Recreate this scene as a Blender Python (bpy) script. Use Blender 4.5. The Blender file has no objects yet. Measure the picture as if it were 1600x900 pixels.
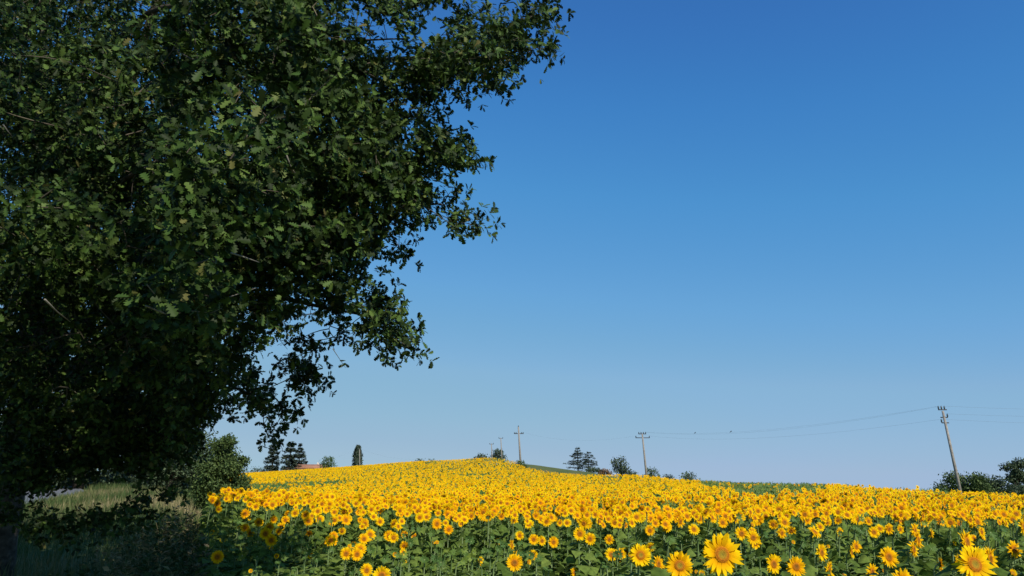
import bpy, math
import numpy as np
R = math.radians
rng = np.random.default_rng(11)
scene = bpy.context.scene
COL = scene.collection

# ------------------------------------------------------------------ camera
EYE = np.array([0.0, 0.0, 1.95])
F = 1209.0
PITCH = math.atan2(320.0, F)
cam_d = bpy.data.cameras.new('camera'); cam = bpy.data.objects.new('camera', cam_d); COL.objects.link(cam)
cam_d.sensor_width = 36.0; cam_d.lens = 36.0 * F / 1600.0
cam_d.clip_start = 0.05; cam_d.clip_end = 5000
cam.location = EYE; cam.rotation_euler = (math.pi / 2 + PITCH, 0, 0)
scene.camera = cam

# ------------------------------------------------------------------ light
SUN_EL, SUN_AZ = R(39), R(32)            # azimuth measured from -Y (behind the camera) towards +X
to_sun = np.array([math.sin(SUN_AZ) * math.cos(SUN_EL), -math.cos(SUN_AZ) * math.cos(SUN_EL), math.sin(SUN_EL)])
w = bpy.data.worlds.new('World'); scene.world = w; w.use_nodes = True
wn = w.node_tree; bg = wn.nodes['Background']
sky = wn.nodes.new('ShaderNodeTexSky'); sky.sky_type = 'NISHITA'; sky.sun_disc = False
sky.sun_elevation = SUN_EL; sky.sun_rotation = math.atan2(to_sun[0], to_sun[1])
sky.altitude = 200; sky.air_density = 1.0; sky.dust_density = 0.0; sky.ozone_density = 10.0
# the sky's own radiance, toned per channel to the deep blue of the day
pre = wn.nodes.new('ShaderNodeVectorMath'); pre.operation = 'SCALE'; pre.inputs['Scale'].default_value = 0.10
sp = wn.nodes.new('ShaderNodeSeparateXYZ'); cb = wn.nodes.new('ShaderNodeCombineXYZ')
post = wn.nodes.new('ShaderNodeVectorMath'); post.operation = 'SCALE'; post.inputs['Scale'].default_value = 10.0
wn.links.new(sky.outputs[0], pre.inputs[0]); wn.links.new(pre.outputs[0], sp.inputs[0])
for ch, pts in enumerate(([(0, 0), (.067, .036), (.084, .047), (.111, .072), (.17, .135), (.286, .242), (.48, .301), (.692, .350), (1.5, .40)],
                          [(0, 0), (.168, .165), (.203, .216), (.266, .288), (.40, .376), (.605, .456), (.83, .485), (.983, .491), (1.5, .6)],
                          [(0, 0), (.415, .479), (.49, .552), (.615, .624), (.84, .685), (.97, .672), (1.084, .685), (1.2, .66), (1.5, .65)])):
    fc = wn.nodes.new('ShaderNodeFloatCurve'); cv = fc.mapping.curves[0]
    while len(cv.points) < len(pts): cv.points.new(0.5, 0.5)
    for p, (a, b) in zip(cv.points, pts): p.location = (a / 1.5, b); p.handle_type = 'VECTOR'
    fc.mapping.update(); wn.links.new(sp.outputs[ch], fc.inputs['Value']); wn.links.new(fc.outputs[0], cb.inputs[ch])
wn.links.new(cb.outputs[0], post.inputs[0]); wn.links.new(post.outputs[0], bg.inputs[0]); bg.inputs[1].default_value = 0.1
sun_d = bpy.data.lights.new('sun', 'SUN'); sun = bpy.data.objects.new('sun', sun_d); COL.objects.link(sun)
sun_d.energy = 4.8; sun_d.angle = R(0.5); sun_d.color = (1.0, 0.95, 0.86)
from mathutils import Vector
sun.rotation_euler = Vector(to_sun).to_track_quat('Z', 'Y').to_euler()
scene.view_settings.view_transform = 'Standard'; scene.view_settings.look = 'None'
scene.view_settings.exposure = 0.0; scene.view_settings.gamma = 1.0
scene.cycles.max_bounces = 6; scene.cycles.transparent_max_bounces = 4

# ------------------------------------------------------------------ helpers
def ray(px, py):
    x = (px - 800.0) / F; v = (450.0 - py) / F
    return np.array([x, math.cos(PITCH) - v * math.sin(PITCH), math.sin(PITCH) + v * math.cos(PITCH)])
def at(px, py, Y):
    d = ray(px, py); return EYE + d * (Y / d[1])
def px2u(px): return (px - 800.0) / (F / math.cos(PITCH))
def proj(P):
    d = np.asarray(P, float) - EYE
    fw = d[..., 1] * math.cos(PITCH) + d[..., 2] * math.sin(PITCH)
    up = -d[..., 1] * math.sin(PITCH) + d[..., 2] * math.cos(PITCH)
    fw = np.where(np.abs(fw) < 1e-6, 1e-6, fw)
    return 800 + F * d[..., 0] / fw, 450 - F * up / fw, fw

def unit(v): return v / np.maximum(np.linalg.norm(v, axis=-1, keepdims=True), 1e-9)
def frames(d, n):
    """matrices whose Y column is d and whose Z column is n made square to d"""
    y = unit(d); x = unit(np.cross(y, n)); z = np.cross(x, y)
    return np.stack([x, y, z], axis=-1)
def rotz(a):
    a = np.asarray(a, float); c, s, o, i = np.cos(a), np.sin(a), np.zeros_like(a), np.ones_like(a)
    return np.stack([np.stack([c, -s, o], -1), np.stack([s, c, o], -1), np.stack([o, o, i], -1)], -2)

class T:                                   # a small template: verts, faces, material slot per face, rad per vert
    def __init__(s): s.v, s.f, s.m, s.r = [], [], [], []
    def add(s, vs, fs, m=0, r=0.0):
        b = len(s.v); s.v += [tuple(map(float, p)) for p in vs]
        s.f += [tuple(b + i for i in q) for q in fs]; s.m += [m] * len(fs)
        s.r += list(r) if hasattr(r, '__len__') else [r] * len(vs)
        return s
    def arr(s):
        return (np.array(s.v, float), np.array([len(q) for q in s.f]), np.array([i for q in s.f for i in q]), np.array(s.m), np.array(s.r, float))

class Acc:
    def __init__(s): s.V, s.N, s.L, s.M, s.Rd, s.Rn, s.n = [], [], [], [], [], [], 0
    def put(s, tmpl, Mx=None, Tr=None, Sc=None, rnd=None):
        v, sz, lp, m, r = tmpl.arr() if isinstance(tmpl, T) else tmpl
        if Tr is None: Tr = np.zeros((1, 3))
        Tr = np.atleast_2d(np.asarray(Tr, float)); N = len(Tr)
        if N == 0: return s
        P = np.broadcast_to(v, (N,) + v.shape)
        if Sc is not None:
            Sc = np.asarray(Sc, float)
            P = P * (Sc.reshape(N, 1, 1) if Sc.ndim == 1 else Sc.reshape(N, 1, 3))
        if Mx is not None: P = np.einsum('nij,nvj->nvi', np.broadcast_to(Mx, (N, 3, 3)), P)
        P = P + Tr[:, None, :]
        k = len(v)
        s.V.append(P.reshape(-1, 3))
        s.L.append((lp[None, :] + (np.arange(N) * k)[:, None] + s.n).reshape(-1))
        s.N.append(np.tile(sz, N)); s.M.append(np.tile(m, N)); s.Rd.append(np.tile(r, N))
        if rnd is None: rnd = rng.random(N)
        s.Rn.append(np.repeat(np.broadcast_to(rnd, (N,)), k)); s.n += N * k
        return s
    def mesh(s, name, mats, smooth=False):
        V = np.concatenate(s.V); N = np.concatenate(s.N); L = np.concatenate(s.L); M = np.concatenate(s.M)
        me = bpy.data.meshes.new(name)
        me.vertices.add(len(V)); me.vertices.foreach_set('co', V.astype(np.float32).ravel())
        me.loops.add(len(L)); me.loops.foreach_set('vertex_index', L.astype(np.int32))
        me.polygons.add(len(N)); st = np.concatenate([[0], np.cumsum(N)[:-1]])
        me.polygons.foreach_set('loop_start', st.astype(np.int32)); me.polygons.foreach_set('loop_total', N.astype(np.int32))
        me.polygons.foreach_set('material_index', M.astype(np.int32))
        if smooth: me.polygons.foreach_set('use_smooth', np.ones(len(N), bool))
        a = me.attributes.new('rad', 'FLOAT', 'POINT'); a.data.foreach_set('value', np.concatenate(s.Rd).astype(np.float32))
        a = me.attributes.new('rnd', 'FLOAT', 'POINT'); a.data.foreach_set('value', np.concatenate(s.Rn).astype(np.float32))
        for m in (mats if isinstance(mats, (list, tuple)) else [mats]): me.materials.append(m)
        me.update(calc_edges=True); me.validate()
        return me

def link(name, data, parent=None, loc=(0, 0, 0), rot=(0, 0, 0), scale=(1, 1, 1)):
    o = bpy.data.objects.new(name, data); COL.objects.link(o)
    o.location = loc; o.rotation_euler = rot; o.scale = scale
    if parent is not None: o.parent = parent
    return o
def tag(o, label, cat, group=None):
    o['label'] = label; o['category'] = cat
    if group: o['group'] = group
    return o
def thing(name, label, cat, loc, rotz_=0.0, group=None):
    return tag(link(name, None, None, loc, (0, 0, rotz_)), label, cat, group)
def part(name, acc, mats, parent, smooth=False): return link(name, acc.mesh(name, mats, smooth), parent)

def tube_t(path, radii, sides=7, m=0, cap=True):
    """a tapered tube along a path as a template"""
    P = np.asarray(path, float); n = len(P)
    rad = np.broadcast_to(np.asarray(radii, float), (n,))
    tn = unit(np.gradient(P, axis=0)); up = np.array([0.31, 0.17, 0.93])
    if abs(np.dot(tn[0], unit(up))) > 0.95: up = np.array([1.0, 0.2, 0.0])
    a = unit(np.cross(tn, up)); b = np.cross(tn, a)
    th = np.arange(sides) * 2 * math.pi / sides
    ring = P[:, None] + rad[:, None, None] * (np.cos(th)[None, :, None] * a[:, None] + np.sin(th)[None, :, None] * b[:, None])
    fs = []
    for i in range(n - 1):
        for k in range(sides):
            k2 = (k + 1) % sides
            fs.append((i * sides + k, i * sides + k2, (i + 1) * sides + k2, (i + 1) * sides + k))
    if cap: fs.append(tuple(range((n - 1) * sides, n * sides))); fs.append(tuple(reversed(range(sides))))
    return T().add(ring.reshape(-1, 3), fs, m)
def box_t(c, s, m=0):
    x, y, z = c; a, b, h = [q / 2 for q in s]
    vs = [(x + i * a, y + j * b, z + k * h) for k in (-1, 1) for j in (-1, 1) for i in (-1, 1)]
    return T().add(vs, [(0, 2, 3, 1), (4, 5, 7, 6), (0, 1, 5, 4), (2, 6, 7, 3), (0, 4, 6, 2), (1, 3, 7, 5)], m)

# ------------------------------------------------------------------ materials
def mat(name, rough=0.7, spec=0.3):
    m = bpy.data.materials.new(name); m.use_nodes = True
    b = m.node_tree.nodes['Principled BSDF']; b.inputs['Roughness'].default_value = rough
    b.inputs['Specular IOR Level'].default_value = spec
    return m, m.node_tree, b
def ramp(nt, src, stops):
    r = nt.nodes.new('ShaderNodeValToRGB'); e = r.color_ramp.elements
    while len(e) < len(stops): e.new(0.5)
    for k, (p, c) in enumerate(stops): e[k].position = p; e[k].color = (*c, 1)
    nt.links.new(src, r.inputs[0]); return r.outputs[0]
def attr(nt, name):
    a = nt.nodes.new('ShaderNodeAttribute'); a.attribute_name = name; return a.outputs['Fac']
def noise(nt, scale, detail=4, coord='Object'):
    tc = nt.nodes.new('ShaderNodeTexCoord'); n = nt.nodes.new('ShaderNodeTexNoise')
    n.inputs['Scale'].default_value = scale; n.inputs['Detail'].default_value = detail
    nt.links.new(tc.outputs[coord], n.inputs['Vector']); return n.outputs['Fac']
def mixc(nt, a, b, fac, mode='MIX'):
    x = nt.nodes.new('ShaderNodeMix'); x.data_type = 'RGBA'; x.blend_type = mode
    for sock, v in ((x.inputs['Factor'], fac), (x.inputs['A'], a), (x.inputs['B'], b)):
        if hasattr(v, 'is_linked'): nt.links.new(v, sock)
        elif isinstance(v, tuple): sock.default_value = (*v, 1)
        else: sock.default_value = v
    return x.outputs['Result']
def bump(nt, b, h, strength=0.4, dist=0.02):
    n = nt.nodes.new('ShaderNodeBump'); n.inputs['Strength'].default_value = strength; n.inputs['Distance'].default_value = dist
    nt.links.new(h, n.inputs['Height']); nt.links.new(n.outputs[0], b.inputs['Normal'])
def thin(nt, b, col, amount):
    """leaf-thin surface: some of the light passes through"""
    tr = nt.nodes.new('ShaderNodeBsdfTranslucent'); ms = nt.nodes.new('ShaderNodeMixShader'); ms.inputs[0].default_value = amount
    nt.links.new(col, tr.inputs[0]); nt.links.new(b.outputs[0], ms.inputs[1]); nt.links.new(tr.outputs[0], ms.inputs[2])
    nt.links.new(ms.outputs[0], nt.nodes['Material Output'].inputs['Surface'])
def leaf_mat(name, stops, rough=0.5, spec=0.35, trans=0.2, nscale=None):
    m, nt, b = mat(name, rough, spec)
    c = ramp(nt, attr(nt, 'rnd'), stops)
    if nscale: c = mixc(nt, c, ramp(nt, noise(nt, nscale, 3), [(0.3, (0.6, 0.6, 0.6)), (0.7, (1.25, 1.2, 1.1))]), 1.0, 'MULTIPLY')
    nt.links.new(c, b.inputs['Base Color']); thin(nt, b, c, trans); return m
def noise_mat(name, stops, scale, rough=0.85, spec=0.2, bmp=0.0, bdist=0.02, detail=6):
    m, nt, b = mat(name, rough, spec); n = noise(nt, scale, detail)
    nt.links.new(ramp(nt, n, stops), b.inputs['Base Color'])
    if bmp: bump(nt, b, n, bmp, bdist)
    return m

M_OAK = leaf_mat('oak_leaf', [(0.0, (0.014, 0.025, 0.005)), (0.45, (0.025, 0.044, 0.008)), (0.75, (0.048, 0.092, 0.016)), (0.95, (0.10, 0.155, 0.032)), (1.0, (0.13, 0.11, 0.035))], 0.55, 0.14, 0.14)  # dark and bright stops put shaded and sunlit contrast into the leaf colours
M_BARK = noise_mat('oak_bark', [(0.3, (0.035, 0.028, 0.02)), (0.55, (0.085, 0.07, 0.052)), (0.75, (0.13, 0.115, 0.085))], 9.0, 0.95, 0.1, 1.0, 0.05)
M_TWIG = noise_mat('twig_bark', [(0.3, (0.05, 0.042, 0.032)), (0.6, (0.13, 0.11, 0.08)), (0.8, (0.22, 0.19, 0.12))], 2.5, 0.9, 0.1)
M_DEAD = noise_mat('dead_twig_bark', [(0.3, (0.16, 0.14, 0.11)), (0.7, (0.3, 0.27, 0.22))], 6.0, 0.9, 0.1)

# sunflower
m, nt, b = mat('sunflower_petal', 0.8, 0.06)
c1 = ramp(nt, attr(nt, 'rad'), [(0.0, (0.66, 0.26, 0.003)), (0.26, (0.88, 0.47, 0.003)), (0.65, (0.97, 0.625, 0.004))])
c2 = mixc(nt, c1, ramp(nt, attr(nt, 'rnd'), [(0.0, (1.0, 0.80, 0.8)), (0.5, (1.0, 0.98, 1.0)), (1.0, (1.0, 1.10, 1.3))]), 1.0, 'MULTIPLY')
nt.links.new(c2, b.inputs['Base Color']); thin(nt, b, c2, 0.28); M_PETAL = m
m, nt, b = mat('sunflower_disc', 0.85, 0.15)
c1 = ramp(nt, attr(nt, 'rad'), [(0.0, (0.26, 0.20, 0.020)), (0.45, (0.36, 0.20, 0.015)), (0.62, (0.42, 0.15, 0.008)), (0.8, (0.40, 0.12, 0.006)), (1.0, (0.55, 0.22, 0.006))])
c2 = ramp(nt, attr(nt, 'rad'), [(0.0, (0.20, 0.095, 0.012)), (0.5, (0.29, 0.105, 0.008)), (0.8, (0.44, 0.14, 0.006)), (1.0, (0.56, 0.22, 0.005))])
vv = nt.nodes.new('ShaderNodeMath'); vv.operation = 'GREATER_THAN'; vv.inputs[1].default_value = 0.35; nt.links.new(attr(nt, 'rnd'), vv.inputs[0])
c3 = mixc(nt, c1, c2, vv.outputs[0]); nn = noise(nt, 160, 2)
c4 = mixc(nt, c3, ramp(nt, nn, [(0.35, (0.55, 0.5, 0.5)), (0.65, (1.3, 1.3, 1.2))]), 0.7, 'MULTIPLY')
nt.links.new(c4, b.inputs['Base Color']); bump(nt, b, nn, 0.8, 0.004); M_DISC = m
M_SLEAF = leaf_mat('sunflower_leaf', [(0.0, (0.095, 0.155, 0.028)), (0.5, (0.150, 0.228, 0.045)), (1.0, (0.205, 0.285, 0.060))], 0.7, 0.08, 0.32, 14.0)
M_STEM = leaf_mat('sunflower_stem', [(0.0, (0.13, 0.20, 0.06)), (1.0, (0.24, 0.31, 0.13))], 0.7, 0.2, 0.05)
M_BUD = leaf_mat('sunflower_bud', [(0.0, (0.06, 0.125, 0.028)), (0.7, (0.10, 0.17, 0.032)), (1.0, (0.20, 0.26, 0.035))], 0.6, 0.2, 0.15)

# ------------------------------------------------------------------ terrain
YG = np.arange(0, 1001.0)
COLS = [
 (-900, [(0,.35),(15,.35),(25,.6),(45,1.2),(70,2.0),(120,3.4),(220,5),(400,5),(1000,-5)]),
 (-200, [(0,.35),(15,.35),(25,.7),(45,1.5),(70,2.4),(120,3.8),(220,5.8),(300,5.5),(1000,-5)]),
 (120,  [(0,.35),(15,.35),(25,.7),(45,1.5),(70,2.4),(120,3.8),(220,5.8),(300,5.5),(1000,-5)]),
 (250,  [(0,.3),(15,.4),(25,.95),(45,1.8),(70,2.3),(120,3.4),(220,5.7),(300,5.2),(1000,-5)]),
 (330,  [(0,.05),(10,.05),(17,.2),(22,.45),(28,.55),(45,.6),(70,1.2),(130,3),(220,5.2),(300,4.8),(1000,-5)]),
 (390,  [(0,0),(10,.02),(17,.15),(22,.42),(27,.5),(34,.35),(45,.3),(70,1.0),(130,3),(220,5.9),(300,5.5),(1000,-5)]),
 (480,  [(0,0),(10,0),(17,.08),(24,.38),(30,.35),(45,.35),(70,1.1),(130,3.5),(215,6.7),(300,6.2),(1000,-5)]),
 (560,  [(0,0),(17,.05),(24,.25),(35,.3),(50,.5),(75,1.4),(130,3.9),(210,7.5),(300,6.8),(1000,-5)]),
 (640,  [(0,0),(17,0),(30,.3),(50,.7),(80,1.8),(130,4.2),(200,8.3),(300,7.2),(1000,-5)]),
 (700,  [(0,0),(17,0),(30,.3),(50,.75),(80,1.9),(130,4.4),(190,8.2),(300,7.5),(1000,-5)]),
 (770,  [(0,0),(17,0),(30,.3),(50,.8),(80,2.0),(130,4.7),(180,8.5),(230,8.7),(300,8),(1000,-5)]),
 (820,  [(0,0),(17,0),(30,.3),(50,.75),(80,1.8),(130,3.9),(150,5.0),(170,6.6),(200,9.6),(250,8.6),(1000,-6)]),
 (870,  [(0,0),(17,0),(30,.3),(50,.7),(80,1.5),(130,3.3),(140,3.8),(155,5.0),(190,8.0),(250,7),(1000,-6)]),
 (930,  [(0,0),(17,0),(30,.25),(50,.6),(80,1.3),(120,2.8),(135,3.6),(150,4.7),(170,6.7),(250,5.5),(1000,-6)]),
 (1000, [(0,0),(17,0),(30,.2),(50,.6),(80,1.4),(120,3.35),(160,3.3),(250,1),(1000,-8)]),
 (1100, [(0,0),(20,.1),(50,.8),(90,1.9),(130,1.6),(250,-2),(1000,-10)]),
 (1200, [(0,0),(20,.1),(40,.6),(65,1.25),(100,.8),(250,-4),(1000,-12)]),
 (1300, [(0,0),(20,.1),(35,.55),(55,1.05),(90,.6),(250,-5),(1000,-12)]),
 (1400, [(0,0),(20,.05),(45,.68),(80,.3),(250,-5),(1000,-12)]),
 (1500, [(0,0),(20,0),(40,.5),(80,.3),(250,-5),(1000,-12)]),
 (1620, [(0,0),(20,0),(35,.35),(80,.2),(250,-5),(1000,-12)]),
 (2600, [(0,0),(20,0),(35,.3),(80,.1),(250,-5),(1000,-12)]),
]
def gsm(a, s):
    k = np.arange(-int(3 * s), int(3 * s) + 1); g = np.exp(-k * k / (2 * s * s)); g /= g.sum()
    return np.convolve(np.pad(a, (len(k) // 2,), mode='edge'), g, 'valid')
UG = np.linspace(px2u(-900), px2u(2600), 700)
rows = []
for px, kn in COLS:
    a = np.interp(YG, [k[0] for k in kn], [k[1] for k in kn])
    near, far = gsm(a, 2.5), gsm(a, 7)
    t = np.clip((YG - 40) / 40, 0, 1); rows.append(near * (1 - t) + far * t)
rows = np.array(rows); ucol = np.array([px2u(c[0]) for c in COLS])
HG = np.array([np.interp(UG, ucol, rows[:, j]) for j in range(len(YG))])       # [y, u]
kk = np.exp(-np.arange(-9, 10) ** 2 / 32.0); kk /= kk.sum()
HG = np.array([np.convolve(np.pad(r, 9, mode='edge'), kk, 'valid') for r in HG])
def H(x, y):
    x = np.asarray(x, float); y = np.asarray(y, float)
    yy = np.clip(np.maximum(y, 6.0), 0, 999.0)
    u = np.clip((x / yy - UG[0]) / (UG[1] - UG[0]), 0, len(UG) - 1.001)
    i = u.astype(int); fu = u - i; yc = np.clip(y, 0, 998.9); j = yc.astype(int); fy = yc - j
    return (HG[j, i] * (1 - fu) + HG[j, i + 1] * fu) * (1 - fy) + (HG[j + 1, i] * (1 - fu) + HG[j + 1, i + 1] * fu) * fy
def h1(x, y): return float(H(x, y))

FARP = [(330,222),(390,222),(480,217),(560,212),(640,203),(700,192),(770,183),(795,175),(806,168),(820,150),(870,138),(900,134),(930,130),(1000,122),(1100,93),(1200,70),(1300,60),(1400,50),(1500,44),(1600,40),(1900,36)]
FU = np.array([px2u(p) for p, _ in FARP]); FD = np.array([d for _, d in FARP], float)
def left_edge(y):
    return np.interp(y, [3, 8, 17, 22, 26, 46, 60, 230], [-0.9, -2.75, -6.45, -8.4, -9.3, -15.4, -22.2, -86])
def in_field(x, y):
    x = np.asarray(x, float); y = np.asarray(y, float)
    return (y > 3.0) & (x > left_edge(y)) & (y < np.interp(x / np.maximum(y, 1), FU, FD))

ROAD = np.array([(-16, -40), (-16.5, 0), (-20, 20), (-25.8, 36), (-32.6, 56), (-46, 78), (-80, 110)], float)
def road_dist(x, y):
    d = np.full(np.shape(x), 1e9)
    for a, bb in zip(ROAD[:-1], ROAD[1:]):
        ab = bb - a; t = np.clip(((x - a[0]) * ab[0] + (y - a[1]) * ab[1]) / ab.dot(ab), 0, 1)
        d = np.minimum(d, np.hypot(x - a[0] - t * ab[0], y - a[1] - t * ab[1]))
    return d
def vnoise(x, y, s, seed=0):
    g = np.random.default_rng(seed).random((64, 64))
    X = np.asarray(x) / s + 1000; Y = np.asarray(y) / s + 1000
    i = np.floor(X).astype(int); j = np.floor(Y).astype(int); fx = X - i; fy = Y - j
    fx = fx * fx * (3 - 2 * fx); fy = fy * fy * (3 - 2 * fy)
    q = lambda a, c: g[a % 64, c % 64]
    return (q(i, j) * (1 - fx) + q(i + 1, j) * fx) * (1 - fy) + (q(i, j + 1) * (1 - fx) + q(i + 1, j + 1) * fx) * fy

gx = np.concatenate([-np.geomspace(900, 40, 40), np.arange(-38, 38.1, 1.0), np.geomspace(40, 900, 40)])
gy = np.concatenate([np.arange(-60, 0, 6.0), np.arange(0, 60, 1.0), np.geomspace(60, 999, 110)])
X, Y = np.meshgrid(gx, gy); Z = H(X, Y)
Vg = np.stack([X, Y, Z], -1).reshape(-1, 3); nx, ny = len(gx), len(gy)
ii = (np.arange(ny - 1)[:, None] * nx + np.arange(nx - 1)[None, :]).reshape(-1)
acc = Acc(); fld = in_field(X, Y).astype(float).reshape(-1)
acc.put((Vg, np.full(len(ii), 4), np.stack([ii, ii + 1, ii + nx + 1, ii + nx], -1).reshape(-1), np.zeros(len(ii), int), fld))
m, nt, b = mat('ground_soil_and_meadow', 0.95, 0.1)
g1 = ramp(nt, noise(nt, 0.35, 6), [(0.3, (0.075, 0.105, 0.032)), (0.5, (0.105, 0.13, 0.042)), (0.7, (0.17, 0.15, 0.065))])
s1 = ramp(nt, noise(nt, 3.0, 6), [(0.3, (0.10, 0.075, 0.05)), (0.7, (0.19, 0.145, 0.10))])
nt.links.new(mixc(nt, g1, s1, attr(nt, 'rad')), b.inputs['Base Color']); bump(nt, b, noise(nt, 4.0, 5), 0.5, 0.08)
g = link('ground', acc.mesh('ground', m, True)); g['kind'] = 'structure'

def strip(name, pts, width, mt, lift, step=1.0):
    P = np.asarray(pts, float); seg = np.hypot(*np.diff(P, axis=0).T); s = np.concatenate([[0], np.cumsum(seg)])
    t = np.arange(0, s[-1], step); cx, cy = gsm(np.interp(t, s, P[:, 0]), 4), gsm(np.interp(t, s, P[:, 1]), 4)
    tx, ty = np.gradient(cx), np.gradient(cy); l = np.hypot(tx, ty); nxx, nyy = -ty / l, tx / l
    k = np.linspace(-0.5, 0.5, 9); px_ = cx[:, None] + nxx[:, None] * k * width; py_ = cy[:, None] + nyy[:, None] * k * width
    V = np.stack([px_, py_, H(px_, py_) + lift], -1).reshape(-1, 3); n = len(t); q = (np.arange(n - 1)[:, None] * 9 + np.arange(8)[None]).reshape(-1)
    a = Acc().put((V, np.full(len(q), 4), np.stack([q, q + 1, q + 10, q + 9], -1).reshape(-1), np.zeros(len(q), int), np.zeros(len(V))))
    o = link(name, a.mesh(name, mt, True)); o['kind'] = 'structure'; return o
M_ASPH = noise_mat('asphalt', [(0.3, (0.12, 0.125, 0.135)), (0.7, (0.17, 0.175, 0.185))], 12, 0.9, 0.2, 0.2, 0.01)
M_DIRT = noise_mat('dirt', [(0.3, (0.16, 0.125, 0.08)), (0.7, (0.27, 0.21, 0.14))], 2, 0.95, 0.1)
strip('road', ROAD, 5.2, M_ASPH, 0.05)
tp = [(px, np.interp(px2u(px), FU, FD) + 2.6) for px in range(786, 960, 8)]
strip('dirt_track', [(px2u(p) * d, d) for p, d in tp], 2.6, M_DIRT, 0.10, 1.0)

# ------------------------------------------------------------------ broadleaf trees, conifers and bushes beyond the field
def quad_leaf(wd=0.6, fold=0.12):
    return T().add([(0, 0, 0), (wd / 2, 0.5, fold), (0, 1, 0), (-wd / 2, 0.5, fold)], [(0, 1, 2), (0, 2, 3)])
QL = quad_leaf()
M_TREE = {
 'mid': leaf_mat('leaf_mid_green', [(0, (0.040, 0.070, 0.018)), (0.6, (0.080, 0.125, 0.032)), (1, (0.125, 0.17, 0.045))], 0.6, 0.25, 0.15),
 'dark': leaf_mat('leaf_dark_green', [(0, (0.030, 0.050, 0.024)), (0.6, (0.058, 0.086, 0.038)), (1, (0.090, 0.12, 0.052))], 0.6, 0.25, 0.1),
 'needle': leaf_mat('needle_blue_green', [(0, (0.035, 0.052, 0.036)), (0.6, (0.065, 0.09, 0.06)), (1, (0.10, 0.13, 0.085))], 0.65, 0.2, 0.05),
 'light': leaf_mat('leaf_light_green', [(0, (0.035, 0.07, 0.018)), (0.6, (0.07, 0.12, 0.03)), (1, (0.11, 0.16, 0.045))], 0.6, 0.25, 0.2),
 'rust': leaf_mat('leaf_rust_brown', [(0, (0.11, 0.065, 0.03)), (1, (0.24, 0.14, 0.07))], 0.7, 0.2, 0.1)}
def leaf_cloud(acc, centres, radii, n, size, flat=0.0):
    """n leaves spread over lobes; denser towards each lobe's skin, ragged at the outline"""
    C = np.asarray(centres, float); Rr = np.asarray(radii, float); Rr = Rr if Rr.ndim == 2 else np.repeat(Rr[:, None], 3, 1)
    wgt = (Rr.prod(1)) ** (2 / 3); k = rng.choice(len(C), n, p=wgt / wgt.sum())
    d = unit(rng.normal(size=(n, 3))); r = rng.random(n) ** 0.38 * (1 + 0.13 * rng.normal(size=n))
    bumpy = 0.88 + 0.28 * np.sin(d[:, 0] * 5 + k * 1.7) * np.sin(d[:, 1] * 5 + k) + 0.12 * np.sin(d[:, 2] * 9 + k * 2.3)
    P = C[k] + d * Rr[k] * (r * bumpy)[:, None]
    nn = unit(d * 0.6 + rng.normal(size=(n, 3)) * 0.55 + np.array([0, 0, 0.5]))
    dr = unit(rng.normal(size=(n, 3)) + d * 0.6 - np.array([0, 0, 0.25]))
    acc.put(QL, frames(dr, nn), P, size * (0.6 + 0.8 * rng.random(n)), rng.random(n))
def branchy_trunk(x0, h, r, lobes, spread=0.6):
    a = Acc()
    a.put(tube_t([(0, 0, -0.3), (0.02 * h, 0, h * 0.25), (-0.01 * h, 0.01 * h, h * 0.55), (0, 0, h * 0.8)], [r * 1.25, r, r * 0.7, r * 0.25], 7))
    for c in lobes:
        c = np.asarray(c, float); s = np.array([0, 0, min(h * 0.5, c[2] * 0.55)])
        a.put(tube_t([s, (s + c) / 2 + np.array([0, 0, 0.04 * h]), c], [r * 0.5, r * 0.3, r * 0.08], 5))
    return a
def broadleaf(name, label, cat, px, top, wpx, D, kind, lobes, nleaf, leaf, group=None, base_drop=0.0, parts=True, trunk_r=None, low=0.12):
    """lobes: (dx, dz, r) in units of (width, height, width) around the tree's own axis"""
    x = px2u(px) * D; zt = at(px, top, D)[2]; zb = h1(x, D) - base_drop; h = zt - zb; wd = wpx / (F / math.cos(PITCH)) * D
    t = thing(name, label, cat, (x, D, zb), rng.uniform(-0.2, 0.2), group)
    C, Rr = [], []
    for (dx, dz, r) in lobes:
        for kx in range(2):
            C.append((dx * wd, rng.uniform(-0.28, 0.28) * wd, dz * h)); Rr.append((r * wd, r * wd * 0.95, r * wd * (0.85 if h > wd else h / wd * 0.9)))
    a = Acc(); leaf_cloud(a, C, Rr, nleaf, leaf)
    a.V[0][:, 2] = np.clip(a.V[0][:, 2], low * h * 0.3, None)
    tr = branchy_trunk(0, h, trunk_r or 0.035 * h, C[::2])
    part('trunk', tr, M_BARK, t); part('crown', a, M_TREE[kind], t)
    return t
ROUND = [(0, .62, .36), (-.26, .5, .26), (.27, .48, .26), (-.1, .8, .2), (.14, .78, .2), (0, .34, .33)]
BUSH = [(-.3, .45, .24), (.3, .42, .24), (0, .55, .3), (-.12, .72, .2), (.16, .68, .2), (0, .25, .36), (-.35, .2, .18), (.36, .2, .18)]
G_TREE = 'trees and bushes along the far field edge'
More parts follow.
